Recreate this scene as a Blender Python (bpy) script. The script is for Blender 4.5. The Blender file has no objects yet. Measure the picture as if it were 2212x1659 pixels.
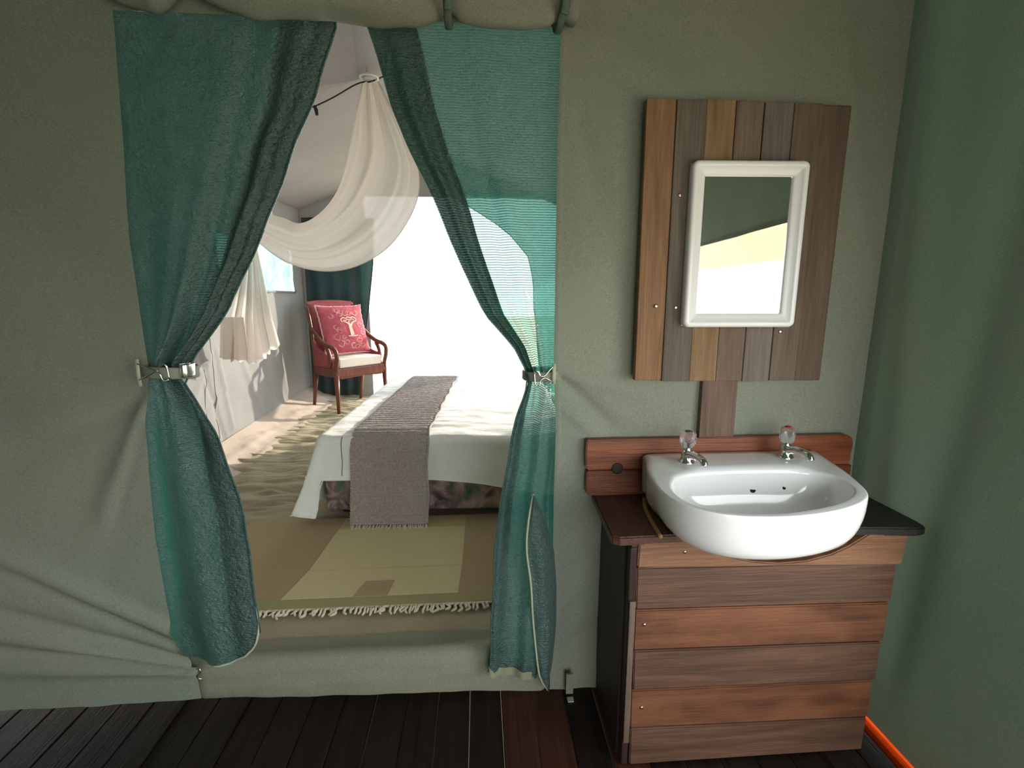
import bpy, bmesh, math, random
import numpy as np
from mathutils import Vector, Matrix, noise

random.seed(7)
rng = np.random.default_rng(7)
SC = bpy.context.scene
COL = SC.collection
PI = math.pi

# ------------------------------------------------------------------ camera
cam_d = bpy.data.cameras.new('camera')
cam = bpy.data.objects.new('camera', cam_d)
COL.objects.link(cam)
cam_d.sensor_width = 36.0
cam_d.lens = 1050.0 / 2212.0 * 36.0
cam_d.clip_start = 0.02
cam.location = (0.0, -1.5, 1.38)
cam.rotation_euler = (math.radians(90 - 10.25), 0.0, math.radians(-3.9))
SC.camera = cam

# ------------------------------------------------------------------ world, sun, daylight portals
wd = bpy.data.worlds.new('world')
SC.world = wd
wd.use_nodes = True
bg = wd.node_tree.nodes['Background']
bg.inputs[0].default_value = (0.93, 0.97, 1.0, 1)
bg.inputs[1].default_value = 6.4

sun_d = bpy.data.lights.new('sun', 'SUN')
sun_d.energy = 6.0
sun_d.color = (1.0, 0.9, 0.76)
sun_d.angle = math.radians(1.5)
sun = bpy.data.objects.new('sun', sun_d)
COL.objects.link(sun)
SUN_DIR = Vector((-0.685, -0.685, -0.25)).normalized()
sun.rotation_euler = SUN_DIR.to_track_quat('-Z', 'Y').to_euler()

def portal(name, loc, direction, sx, sy):
    d = bpy.data.lights.new(name, 'AREA')
    d.shape = 'RECTANGLE'; d.size = sx; d.size_y = sy
    d.cycles.is_portal = True
    o = bpy.data.objects.new(name, d); COL.objects.link(o)
    o.location = loc
    o.rotation_euler = Vector(direction).to_track_quat('-Z', 'Y').to_euler()
portal('daylight_front_opening', (-0.1, 4.80, 1.3), (0, -1, 0), 2.7, 2.55)
portal('daylight_added_opening', (1.32, 3.32, 1.35), (-1, 0, 0), 1.95, 1.2)  # unseen side openings, added for sun on the bed and curtain
portal('daylight_added_opening', (1.32, 1.25, 1.62), (-1, 0, 0), .7, .40)
portal('daylight_bathroom_window', (1.33, -1.45, 1.0), (-1, 0, 0), 1.9, 1.2)
portal('daylight_rear_window', (0.55, -2.95, 1.1), (0, 1, 0), 1.2, 1.5)

SC.view_settings.view_transform = 'Standard'
SC.view_settings.look = 'None'
SC.view_settings.exposure = 0.25
SC.view_settings.gamma = 1.0
SC.view_settings.use_curve_mapping = False
SC.cycles.use_denoising = True
SC.cycles.max_bounces = 10
SC.cycles.diffuse_bounces = 6
SC.cycles.transparent_max_bounces = 12
SC.cycles.sample_clamp_indirect = 12.0

# ------------------------------------------------------------------ helpers
def link(name, me, parent=None, mat=None):
    o = bpy.data.objects.new(name, me)
    COL.objects.link(o)
    if parent is not None:
        o.parent = parent
    if mat is not None:
        me.materials.append(mat)
    return o

def mesh(name, v, f, mat, parent=None, smooth=True):
    me = bpy.data.meshes.new(name)
    me.from_pydata([tuple(map(float, p)) for p in v], [], [tuple(map(int, q)) for q in f])
    if smooth:
        me.polygons.foreach_set('use_smooth', [True] * len(me.polygons))
    me.update()
    return link(name, me, parent, mat)

def gridfaces(n, m, base=0, mask=None, close=False):
    F = []
    mm = m if close else m - 1
    for i in range(n - 1):
        for j in range(mm):
            if mask is not None and not mask[i, j]:
                continue
            k = (j + 1) % m
            F.append((base + i * m + j, base + i * m + k, base + (i + 1) * m + k, base + (i + 1) * m + j))
    return F

def sheet(name, P, mat, parent=None, mask=None, close=False):
    n, m, _ = P.shape
    return mesh(name, P.reshape(-1, 3), gridfaces(n, m, 0, mask, close), mat, parent)

def tubegeo(path, r, n=8, base=0, caps=True, flat=1.0):
    """A tube along a 3-D path; r is a number or one radius per point."""
    path = [Vector(p) for p in path]
    rs = r if hasattr(r, '__len__') else [r] * len(path)
    V, F = [], []
    up = Vector((0, 0, 1))
    t0 = (path[1] - path[0]).normalized()
    if abs(t0.dot(up)) > 0.9:
        up = Vector((1, 0, 0))
    a = t0.cross(up).normalized()
    for i, p in enumerate(path):
        t = (path[min(i + 1, len(path) - 1)] - path[max(i - 1, 0)]).normalized()
        a = (a - t * a.dot(t)).normalized()
        b = t.cross(a)
        for k in range(n):
            w = 2 * PI * k / n
            V.append(p + (a * math.cos(w) * flat + b * math.sin(w)) * rs[i])
    for i in range(len(path) - 1):
        for k in range(n):
            k2 = (k + 1) % n
            F.append((base + i * n + k, base + i * n + k2, base + (i + 1) * n + k2, base + (i + 1) * n + k))
    if caps:
        F.append(tuple(base + k for k in range(n))[::-1])
        F.append(tuple(base + (len(path) - 1) * n + k for k in range(n)))
    return V, F

def tube(name, path, r, mat, parent=None, n=8, flat=1.0):
    V, F = tubegeo(path, r, n, flat=flat)
    return mesh(name, V, F, mat, parent)

def smoothpath(pts, k=6):
    """Catmull-Rom through the points."""
    pts = [np.array(p, float) for p in pts]
    P = [2 * pts[0] - pts[1]] + pts + [2 * pts[-1] - pts[-2]]
    out = []
    for i in range(1, len(P) - 2):
        for s in range(k):
            t = s / k
            out.append(0.5 * ((2 * P[i]) + (-P[i - 1] + P[i + 1]) * t + (2 * P[i - 1] - 5 * P[i] + 4 * P[i + 1] - P[i + 2]) * t * t
                              + (-P[i - 1] + 3 * P[i] - 3 * P[i + 1] + P[i + 2]) * t ** 3))
    out.append(pts[-1])
    return out

def box(name, lo, hi, mat, parent=None, bevel=0.004, seg=2, jitter=0.0, rot=None):
    bm = bmesh.new()
    bmesh.ops.create_cube(bm, size=1)
    c = [(a + b) / 2 for a, b in zip(lo, hi)]
    s = [b - a for a, b in zip(lo, hi)]
    for v in bm.verts:
        v.co = Vector([v.co[i] * s[i] + random.uniform(-jitter, jitter) for i in range(3)])
    if bevel:
        bmesh.ops.bevel(bm, geom=bm.edges[:], offset=bevel, segments=seg, affect='EDGES', profile=0.6)
    me = bpy.data.meshes.new(name)
    bm.to_mesh(me); bm.free()
    me.polygons.foreach_set('use_smooth', [len(p.vertices) == 4 and p.area < 0 for p in me.polygons])
    o = link(name, me, parent, mat)
    o.location = c
    if rot:
        o.rotation_euler = rot
    return o

def prism(name, outline, axis, a, b, mat, parent=None, bevel=0.003):
    """Extrude a 2-D outline along an axis (0, 1 or 2) from a to b."""
    bm = bmesh.new()
    def to3(p, w):
        q = list(p); q.insert(axis, w); return q
    v0 = [bm.verts.new(to3(p, a)) for p in outline]
    v1 = [bm.verts.new(to3(p, b)) for p in outline]
    n = len(outline)
    bm.faces.new(v0); bm.faces.new(v1[::-1])
    for i in range(n):
        bm.faces.new((v0[i], v1[i], v1[(i + 1) % n], v0[(i + 1) % n]))
    bmesh.ops.recalc_face_normals(bm, faces=bm.faces[:])
    if bevel:
        ee = [e for e in bm.edges if len(e.link_faces) == 2 and e.calc_face_angle(0) > 0.6]
        bmesh.ops.bevel(bm, geom=ee, offset=bevel, segments=2, affect='EDGES')
    me = bpy.data.meshes.new(name); bm.to_mesh(me); bm.free()
    return link(name, me, parent, mat)

def lathe(name, prof, mat, parent=None, n=28, loc=(0, 0, 0)):
    V, F = [], []
    for r, z in prof:
        for k in range(n):
            w = 2 * PI * k / n
            V.append((r * math.cos(w), r * math.sin(w), z))
    for i in range(len(prof) - 1):
        for k in range(n):
            k2 = (k + 1) % n
            F.append((i * n + k, i * n + k2, (i + 1) * n + k2, (i + 1) * n + k))
    F.append(tuple(range(n))[::-1]); F.append(tuple((len(prof) - 1) * n + k for k in range(n)))
    o = mesh(name, V, F, mat, parent)
    o.location = loc
    return o

def thing(name, label, cat, loc=(0, 0, 0), rz=0.0, group=None):
    o = bpy.data.objects.new(name, None)
    o.empty_display_size = 0.05
    COL.objects.link(o)
    o.location = loc; o.rotation_euler = (0, 0, rz)
    return tag(o, label, cat, group)

def tag(o, label, cat, group=None):
    o['label'] = label; o['category'] = cat
    if group: o['group'] = group
    return o

def struct(o, label=None, cat=None):
    o['kind'] = 'structure'
    if label: o['label'] = label
    if cat: o['category'] = cat
    return o

def nz(x, y, z=0.0):
    return noise.noise(Vector((x, y, z)))

def smoothstep(a, b, x):
    t = np.clip((x - a) / (b - a), 0, 1)
    return t * t * (3 - 2 * t)

# ------------------------------------------------------------------ materials
class M:
    def __init__(s, name, rough=0.6, metal=0.0, spec=0.5):
        s.m = bpy.data.materials.new(name); s.m.use_nodes = True
        s.t = s.m.node_tree; s.N = s.t.nodes; s.L = s.t.links
        s.b = s.N['Principled BSDF']; s.out = s.N['Material Output']
        s.b.inputs['Roughness'].default_value = rough
        s.b.inputs['Metallic'].default_value = metal
        s.b.inputs['Specular IOR Level'].default_value = spec
        s.tc = s.N.new('ShaderNodeTexCoord')
    def coords(s, scale=(1, 1, 1), kind='Object', rand=False):
        mp = s.N.new('ShaderNodeMapping')
        mp.inputs['Scale'].default_value = scale
        src = s.tc.outputs[kind]
        if rand:
            oi = s.N.new('ShaderNodeObjectInfo')
            ad = s.N.new('ShaderNodeVectorMath'); ad.operation = 'MULTIPLY_ADD'
            cb = s.N.new('ShaderNodeCombineXYZ')
            for i in range(3): s.L.new(oi.outputs['Random'], cb.inputs[i])
            s.L.new(cb.outputs[0], ad.inputs[0]); ad.inputs[1].default_value = (37, 53, 71)
            s.L.new(src, ad.inputs[2]); src = ad.outputs[0]
        s.L.new(src, mp.inputs['Vector'])
        return mp.outputs['Vector']
    def noise(s, scale, detail=4, rough=0.55, vec=None, dist=0.0):
        n = s.N.new('ShaderNodeTexNoise')
        n.inputs['Scale'].default_value = scale; n.inputs['Detail'].default_value = detail
        n.inputs['Roughness'].default_value = rough; n.inputs['Distortion'].default_value = dist
        s.L.new(vec if vec is not None else s.coords(), n.inputs['Vector'])
        return n.outputs['Fac']
    def ramp(s, fac, stops):
        r = s.N.new('ShaderNodeValToRGB')
        e = r.color_ramp.elements
        while len(e) < len(stops): e.new(0.5)
        for k, (p, c) in enumerate(stops):
            e[k].position = p; e[k].color = (*c, 1)
        s.L.new(fac, r.inputs['Fac'])
        return r.outputs['Color']
    def mix(s, fac, a, b, mode='MIX'):
        m = s.N.new('ShaderNodeMixRGB'); m.blend_type = mode
        for i, x in enumerate((fac, a, b)):
            if hasattr(x, 'links') or hasattr(x, 'is_linked'): s.L.new(x, m.inputs[i])
            elif isinstance(x, (int, float)): m.inputs[i].default_value = x
            else: m.inputs[i].default_value = (*x, 1)
        return m.outputs[0]
    def color(s, c):
        if isinstance(c, tuple): s.b.inputs['Base Color'].default_value = (*c, 1)
        else: s.L.new(c, s.b.inputs['Base Color'])
        s.c = c
        return s
    def bump(s, h, strength=0.2, dist=0.01, chain=True):
        b = s.N.new('ShaderNodeBump')
        b.inputs['Strength'].default_value = strength; b.inputs['Distance'].default_value = dist
        s.L.new(h, b.inputs['Height'])
        if chain and s.b.inputs['Normal'].is_linked:
            s.L.new(s.b.inputs['Normal'].links[0].from_socket, b.inputs['Normal'])
        s.L.new(b.outputs[0], s.b.inputs['Normal'])
        return s
    def wave(s, scale, axis, vec=None, dist=0.0):
        w = s.N.new('ShaderNodeTexWave')
        w.wave_type = 'BANDS'; w.bands_direction = axis
        w.inputs['Scale'].default_value = scale; w.inputs['Distortion'].default_value = dist
        s.L.new(vec if vec is not None else s.coords(), w.inputs['Vector'])
        return w.outputs['Fac']
    def through(s, fac, col, transp=0.0, tcol=(1, 1, 1)):
        """Light passing through thin cloth: mix in translucent (and see-through holes)."""
        tr = s.N.new('ShaderNodeBsdfTranslucent')
        if isinstance(col, tuple): tr.inputs['Color'].default_value = (*col, 1)
        else: s.L.new(col, tr.inputs['Color'])
        if s.b.inputs['Normal'].is_linked:
            s.L.new(s.b.inputs['Normal'].links[0].from_socket, tr.inputs['Normal'])
        mx = s.N.new('ShaderNodeMixShader')
        mx.inputs[0].default_value = fac
        s.L.new(s.b.outputs[0], mx.inputs[1]); s.L.new(tr.outputs[0], mx.inputs[2])
        last = mx.outputs[0]
        if transp:
            tp = s.N.new('ShaderNodeBsdfTransparent'); tp.inputs['Color'].default_value = (*tcol, 1)
            m2 = s.N.new('ShaderNodeMixShader')
            if isinstance(transp, float): m2.inputs[0].default_value = transp
            else: s.L.new(transp, m2.inputs[0])
            s.L.new(last, m2.inputs[1]); s.L.new(tp.outputs[0], m2.inputs[2]); last = m2.outputs[0]
        s.L.new(last, s.out.inputs['Surface'])
        return s

def canvas(name, col, col2, trans=0.06, tcol=None, scale=1.6, hue=None, low_glow=None):
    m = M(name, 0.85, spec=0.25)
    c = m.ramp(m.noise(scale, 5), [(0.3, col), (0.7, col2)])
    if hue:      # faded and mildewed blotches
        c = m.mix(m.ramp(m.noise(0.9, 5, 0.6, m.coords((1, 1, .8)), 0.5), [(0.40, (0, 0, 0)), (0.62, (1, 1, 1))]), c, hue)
    if low_glow:    # sun glow through the foot of the cloth, painted as ragged warm patches
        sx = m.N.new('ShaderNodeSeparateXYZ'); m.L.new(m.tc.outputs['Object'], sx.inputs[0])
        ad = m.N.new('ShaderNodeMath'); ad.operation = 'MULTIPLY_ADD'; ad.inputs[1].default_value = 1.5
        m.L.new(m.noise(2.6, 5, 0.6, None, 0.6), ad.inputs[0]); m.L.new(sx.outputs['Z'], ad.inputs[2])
        c = m.mix(m.ramp(ad.outputs[0], [(0.85, (.8, .8, .8)), (1.30, (0, 0, 0))]), c, low_glow)
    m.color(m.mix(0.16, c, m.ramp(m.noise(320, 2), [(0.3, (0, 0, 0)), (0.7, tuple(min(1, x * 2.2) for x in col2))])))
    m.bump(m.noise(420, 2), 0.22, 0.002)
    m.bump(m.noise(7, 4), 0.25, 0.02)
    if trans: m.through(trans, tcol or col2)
    return m.m

def wood(name, dark, light, axis=0, rough=0.5, scale=1.0, bump=0.35, spec=0.4, patch=None):
    m = M(name, rough, spec=spec)
    sc = [14 * scale] * 3; sc[axis] = 1.1 * scale
    v = m.coords(tuple(sc), rand=True)
    g = m.noise(2.2, 8, 0.65, v, 0.6)
    c = m.ramp(g, [(0.28, dark), (0.5, tuple((a + b) / 2 for a, b in zip(dark, light))), (0.72, light)])
    sc2 = [60 * scale] * 3; sc2[axis] = 2.0
    fine = m.noise(3, 6, 0.7, m.coords(tuple(sc2), rand=True))
    c = m.mix(0.55, c, m.ramp(fine, [(0.3, (0.35, 0.35, 0.35)), (0.65, (1, 1, 1))]), 'MULTIPLY')
    if patch:
        c = m.mix(m.ramp(m.noise(3.1, 4, 0.6, m.coords((1, 1, 2), rand=True)), [(0.45, (0, 0, 0)), (0.68, (1, 1, 1))]), c, patch)
    m.color(c)
    m.bump(fine, bump, 0.004)
    m.bump(g, bump * 0.7, 0.006)
    return m.m

MAT = {}
MAT['canvas'] = canvas('olive_canvas', (0.215, 0.215, 0.165), (0.27, 0.275, 0.215), 0.03, (0.25, 0.24, 0.15), hue=(0.215, 0.255, 0.205))
MAT['canvas_side'] = canvas('green_canvas', (0.11, 0.125, 0.09), (0.15, 0.17, 0.125), 0.035, (0.14, 0.2, 0.13), 1.1, hue=(0.10, 0.14, 0.11), low_glow=(0.16, 0.105, 0.050))
MAT['canvas_roof'] = canvas('dark_green_canvas', (0.09, 0.12, 0.09), (0.13, 0.165, 0.125), 0.03)
MAT['canvas_cream'] = canvas('cream_canvas', (0.52, 0.50, 0.34), (0.62, 0.60, 0.44), 0.25, (0.6, 0.58, 0.4))
MAT['canvas_sill'] = canvas('sill_canvas', (0.195, 0.205, 0.135), (0.26, 0.255, 0.185), 0.0)
MAT['canvas_bedroom'] = canvas('grey_canvas', (0.155, 0.152, 0.143), (0.21, 0.205, 0.195), 0.03, (0.4, 0.4, 0.36))
MAT['canvas_ceiling'] = canvas('pale_roof_canvas', (0.19, 0.172, 0.165), (0.235, 0.215, 0.205), 0.02, (0.5, 0.46, 0.42))
MAT['groundsheet'] = canvas('tan_groundsheet', (0.30, 0.255, 0.16), (0.39, 0.335, 0.225), 0.0, scale=2.5)
MAT['skirt'] = canvas('pinkish_groundsheet', (0.42, 0.33, 0.27), (0.52, 0.42, 0.35), 0.0)
MAT['cord'] = M('dark_cord', 0.8).color((0.05, 0.045, 0.04)).m

def shade_net(name, h0, h1, trans, k=1.0):
    m = M(name, 0.19, spec=1.0)
    m.color(m.ramp(m.noise(2.2, 5, 0.6), [(0.3, (0.045 * k, 0.080 * k, 0.072 * k)), (0.7, (0.072 * k, 0.122 * k, 0.110 * k))]))
    m.bump(m.noise(24, 5, 0.62, None, 1.4), 0.6, 0.018)
    m.bump(m.noise(80, 3, 0.65, m.coords((1, 1, 1.6))), 0.95, 0.010)
    w = m.wave(42, 'Z', dist=0.6)
    m.bump(w, 0.25, 0.002)
    hole = m.ramp(w, [(0.3, (h0,) * 3), (0.8, (h1,) * 3)])
    m.through(trans, (0.06, 0.38, 0.30), hole, (0.8, 1.0, 0.95))
    return m.m
MAT['net_green'] = shade_net('green_shade_net', 0.06, 0.24, 0.30, 1.4)
MAT['net_dense'] = shade_net('green_shade_net_dense', 0.0, 0.04, 0.12, 1.25)
m = M('green_shade_net_hem', 0.5)
m.color((0.42, 0.47, 0.36)); MAT['hem'] = m.m
m = M('dark_curtain_cloth', 0.75)
m.color(m.ramp(m.noise(3, 4), [(0.3, (0.022, 0.035, 0.042)), (0.7, (0.035, 0.06, 0.065))])).bump(m.noise(300, 2), 0.2, 0.002)
m.through(0.08, (0.05, 0.16, 0.13)); MAT['dark_cloth'] = m.m

m = M('mosquito_netting', 0.9, spec=0.1)
m.color(m.ramp(m.noise(3, 3), [(0.3, (0.68, 0.63, 0.585)), (0.7, (0.75, 0.70, 0.655))]))
m.bump(m.noise(500, 1), 0.15, 0.001)
m.through(0.42, (0.78, 0.71, 0.66), 0.02); MAT['net_white'] = m.m

m = M('white_bedspread', 0.85, spec=0.2)
m.color(m.ramp(m.noise(4, 4), [(0.3, (0.83, 0.82, 0.76)), (0.7, (0.88, 0.87, 0.82))]))
m.bump(m.noise(9, 4, 0.6, m.coords((1, 2.2, 1))), 0.35, 0.02); m.bump(m.noise(500, 1), 0.1, 0.001)
MAT['bedspread'] = m.m
m = M('taupe_knit', 0.95, spec=0.1)
m.color(m.ramp(m.noise(60, 3, 0.6, m.coords((3, 1, 1))), [(0.3, (0.29, 0.24, 0.215)), (0.7, (0.46, 0.40, 0.365))]))
m.bump(m.noise(160, 2, 0.5, m.coords((0.7, 1, 1))), 0.7, 0.006); m.b.inputs['Sheen Weight'].default_value = 0.9; m.b.inputs['Sheen Roughness'].default_value = 0.35; m.b.inputs['Sheen Tint'].default_value = (1, .96, .96, 1); MAT['knit'] = m.m
m = M('knit_fringe', 0.95, spec=0.1); m.color((0.55, 0.50, 0.44)); MAT['knit_fringe'] = m.m
m = M('floral_print', 0.9, spec=0.1)
v = m.coords((1, 1, 1))
n1 = m.noise(7, 3, 0.55, v, 0.8); n2 = m.noise(9, 4, 0.6, m.coords((1, 1, 1.2)), 1.0)
c = m.ramp(n1, [(0.30, (0.04, 0.09, 0.065)), (0.42, (0.11, 0.17, 0.12)), (0.50, (0.30, 0.19, 0.175)), (0.60, (0.44, 0.31, 0.26)), (0.72, (0.55, 0.47, 0.36))])
c2 = m.ramp(n2, [(0.35, (0.05, 0.06, 0.065)), (0.5, (0.24, 0.15, 0.155)), (0.62, (0.46, 0.33, 0.29)), (0.75, (0.14, 0.22, 0.14))])
m.color(m.mix(m.ramp(m.noise(5, 2), [(0.42, (0, 0, 0)), (0.58, (1, 1, 1))]), c, c2)); MAT['floral'] = m.m

def rugmat(name, a, b):
    m = M(name, 0.95, spec=0.08)
    m.color(m.ramp(m.noise(220, 3, 0.7), [(0.3, a), (0.7, b)]))
    m.bump(m.wave(70, 'Y', dist=1.0), 0.4, 0.003); m.bump(m.noise(300, 2), 0.4, 0.003)
    return m.m
MAT['rug_brown'] = rugmat('rug_brown_wool', (0.36, 0.27, 0.15), (0.47, 0.36, 0.215))
MAT['rug_light'] = rugmat('rug_straw_wool', (0.56, 0.475, 0.25), (0.68, 0.59, 0.34))
MAT['rug_mid'] = rugmat('rug_ochre_wool', (0.47, 0.375, 0.19), (0.58, 0.47, 0.26))
MAT['rug_olive'] = rugmat('rug_olive_wool', (0.32, 0.29, 0.14), (0.40, 0.36, 0.19))
MAT['cotton'] = M('cream_cotton', 0.95, spec=0.1).color((0.68, 0.62, 0.46)).m

MAT['deck'] = wood('dark_deck_wood', (0.005, 0.0035, 0.003), (0.020, 0.012, 0.009), 1, 0.38, spec=0.16)
MAT['deck_red'] = wood('red_deck_wood', (0.025, 0.008, 0.005), (0.07, 0.025, 0.015), 1, 0.38, spec=0.22)
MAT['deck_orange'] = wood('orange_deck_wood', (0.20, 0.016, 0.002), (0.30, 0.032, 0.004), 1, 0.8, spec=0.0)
W_RED = ((0.075, 0.028, 0.014), (0.21, 0.085, 0.042))
MAT['van_a'] = wood('vanity_red_brown_wood', *W_RED, 0, 0.42, patch=(0.20, 0.078, 0.036))
MAT['van_b'] = wood('vanity_brown_wood', (0.07, 0.036, 0.022), (0.18, 0.092, 0.056), 0, 0.45)
MAT['van_top'] = wood('vanity_top_plank_wood', (0.16, 0.07, 0.032), (0.33, 0.165, 0.09), 0, 0.42)
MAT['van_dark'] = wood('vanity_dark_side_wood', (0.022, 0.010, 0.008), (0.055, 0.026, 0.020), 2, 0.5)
MAT['van_counter'] = wood('counter_dark_wood', (0.055, 0.022, 0.015), (0.15, 0.065, 0.042), 1, 0.38)
MAT['van_counter_shaded'] = wood('counter_wood_shaded', (0.010, 0.011, 0.010), (0.024, 0.022, 0.02), 1, 0.5)  # same counter wood, with the shade in the corner put into its colour
MAT['van_strip'] = wood('weathered_strip_wood', (0.10, 0.065, 0.045), (0.21, 0.14, 0.10), 2, 0.6)
MAT['rail'] = wood('backboard_red_wood', (0.14, 0.034, 0.012), (0.34, 0.105, 0.04), 0, 0.36)
MAT['rail_b'] = wood('backboard_deep_red_wood', (0.11, 0.026, 0.010), (0.27, 0.078, 0.030), 0, 0.36)
MAT['post'] = wood('post_wood', (0.12, 0.066, 0.044), (0.22, 0.135, 0.095), 2, 0.6)
MAT['chairwood'] = wood('mahogany', (0.085, 0.022, 0.014), (0.25, 0.075, 0.042), 2, 0.3)
BOARD = [((0.20, 0.098, 0.045), (0.38, 0.215, 0.11)), ((0.11, 0.085, 0.062), (0.20, 0.165, 0.13)), ((0.23, 0.125, 0.055), (0.36, 0.23, 0.125)),
         ((0.15, 0.10, 0.07), (0.255, 0.185, 0.135)), ((0.145, 0.115, 0.09), (0.25, 0.205, 0.165)), ((0.13, 0.09, 0.062), (0.215, 0.155, 0.11)), ((0.11, 0.072, 0.046), (0.19, 0.13, 0.088))]
for k, (a, b) in enumerate(BOARD):
    MAT['board%d' % k] = wood('weathered_board_wood_%d' % k, a, b, 2, 0.7, bump=0.6)

m = M('glazed_ceramic', 0.10, spec=0.55); m.color((0.86, 0.86, 0.84)); m.b.inputs['Coat Weight'].default_value = 0.4; MAT['ceramic'] = m.m
MAT['chrome'] = M('chrome', 0.09, 1.0).color((0.82, 0.83, 0.85)).m
m = M('clear_acrylic', 0.03, spec=0.8); m.color((0.88, 0.91, 0.92)); m.b.inputs['Transmission Weight'].default_value = 0.9; m.b.inputs['IOR'].default_value = 1.4; MAT['acrylic'] = m.m
MAT['red_cap'] = M('red_plastic', 0.35).color((0.35, 0.02, 0.02)).m
MAT['dark_cap'] = M('dark_plastic', 0.35).color((0.05, 0.05, 0.07)).m
MAT['black'] = M('black_hole', 0.9).color((0.012, 0.010, 0.008)).m
MAT['silicone'] = M('yellowed_sealant', 0.6).color((0.30, 0.17, 0.05)).m
MAT['white_plastic'] = M('white_frame_plastic', 0.25).color((0.88, 0.88, 0.87)).m
MAT['mirror'] = M('mirror_glass', 0.015, 1.0).color((0.92, 0.93, 0.92)).m
MAT['steel'] = M('steel_wire', 0.22, 1.0).color((0.75, 0.75, 0.74)).m
MAT['screw'] = M('screw_head', 0.35, 1.0).color((0.62, 0.50, 0.44)).m
MAT['strap'] = M('webbing_strap', 0.8).color((0.27, 0.28, 0.22)).m
MAT['tape_dull'] = M('olive_tape', 0.8).color((0.24, 0.245, 0.15)).m
MAT['tape'] = M('cream_tape', 0.8).color((0.46, 0.46, 0.33)).m
m = M('red_upholstery', 0.75); m.color(m.ramp(m.noise(10, 4), [(0.3, (0.27, 0.05, 0.06)), (0.7, (0.36, 0.075, 0.085))])); MAT['red'] = m.m
m = M('red_cushion_cloth', 0.9, spec=0.1); m.color(m.ramp(m.noise(9, 5, 0.65), [(0.3, (0.32, 0.055, 0.075)), (0.7, (0.44, 0.105, 0.125))])); m.bump(m.noise(14, 4), 0.3, 0.02); MAT['red_cushion'] = m.m
MAT['print'] = M('cream_print', 0.9, spec=0.1).color((0.68, 0.47, 0.38)).m
MAT['print_faint'] = M('pink_print', 0.9, spec=0.1).color((0.55, 0.26, 0.25)).m
MAT['piping'] = M('pale_piping', 0.9, spec=0.1).color((0.66, 0.36, 0.36)).m
m = M('cream_seat_cloth', 0.9, spec=0.1); m.color((0.72, 0.64, 0.56)); m.bump(m.noise(200, 2), 0.2, 0.002); MAT['seat'] = m.m
m = M('window_gauze', 0.8, spec=0.1); m.color((0.30, 0.62, 0.58))
m.through(0.7, m.ramp(m.noise(7, 3, 0.6, None, 0.8), [(0.3, (0.12, 0.48, 0.47)), (0.7, (0.30, 0.66, 0.62))]), 0.0); MAT['gauze'] = m.m
m = M('sand', 0.95, spec=0.05); m.color(m.ramp(m.noise(0.8, 5), [(0.3, (0.46, 0.40, 0.30)), (0.7, (0.58, 0.52, 0.41))])); MAT['sand'] = m.m

# ------------------------------------------------------------------ dimensions
XR = 1.27          # bathroom right wall
XL = -1.95         # bathroom left wall (outside the frame)
YB = -2.9          # bathroom rear wall (behind the camera)
BZ = 0.12          # bedroom floor level
BXL, BXR, BYF = -2.15, 1.30, 4.75

# ------------------------------------------------------------------ ground outside
gs = np.zeros((2, 2, 3)); gs[0, 0] = (-40, -40, -.35); gs[0, 1] = (40, -40, -.35); gs[1, 0] = (-40, 40, -.35); gs[1, 1] = (40, 40, -.35)
struct(sheet('ground', gs, MAT['sand']), 'pale sandy ground outside the tent')

# ------------------------------------------------------------------ back wall with the doorway
CREASES = [  # (x0,z0,x1,z1,width,height)
    (-0.95, 0.17, -1.75, 0.47, .032, -.020), (-0.95, 0.165, -1.75, 0.36, .026, .020), (-0.95, 0.15, -1.75, 0.29, .020, -.018),
    (-0.97, 0.15, -1.75, 0.19, .030, .016), (-1.02, 0.25, -1.60, 0.60, .022, -.014), (-1.02, 0.30, -1.70, 0.70, .05, .018),
    (-0.97, 1.12, -1.25, 0.55, .05, .016), (-0.97, 1.12, -1.17, 0.62, .018, -.010), (-0.96, 1.10, -1.55, 0.85, .06, -.012),
    (0.25, 1.13, 0.47, 0.92, .030, -.020), (0.25, 1.14, 0.60, 1.05, .03, .012), (0.27, 1.02, 0.40, 0.93, .02, .010),
    (0.26, 0.30, 0.42, 0.52, .03, .010), (0.28, 0.15, 0.45, 0.30, .025, -.010), (0.35, 2.1, 1.2, 1.6, .12, .012),
    (-1.7, 1.9, -1.0, 1.4, .12, -.012), (1.05, 2.2, 1.26, 1.2, .06, .012), (0.30, 1.9, 0.50, 1.2, .06, -.008)]
def wall_depth(x, z):
    y = 0.010 * np.vectorize(lambda a, b: nz(a * 1.3, b * 1.0, 3.0))(x, z) + 0.004 * np.vectorize(lambda a, b: nz(a * 4, b * 4, 9.0))(x, z)
    for x0, z0, x1, z1, w, h in CREASES:
        dx, dz = x1 - x0, z1 - z0
        L2 = dx * dx + dz * dz
        t = np.clip(((x - x0) * dx + (z - z0) * dz) / L2, 0, 1)
        d2 = (x - x0 - t * dx) ** 2 + (z - z0 - t * dz) ** 2
        wf = w * (0.45 + 0.8 * t)
        y = y - h * np.exp(-d2 / (2 * (wf * 0.6) ** 2)) * (1 - t ** 3)
    return y
DOOR_L = [(0.0, -0.945), (0.13, -0.955), (0.21, -1.010), (0.42, -1.022), (0.63, -1.030), (0.86, -1.022), (1.01, -1.010), (1.14, -0.980), (1.33, -0.985), (1.53, -0.985), (1.81, -0.965), (2.1, -0.950)]
DOOR_R = [(0.0, 0.235), (0.41, 0.245), (0.75, 0.243), (0.96, 0.246), (1.1, 0.240), (1.18, 0.236), (1.84, 0.237), (2.1, 0.241)]
DOOR_TOP = 2.12
def edge(tab, z): return np.interp(z, [p[0] for p in tab], [p[1] for p in tab])
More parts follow.
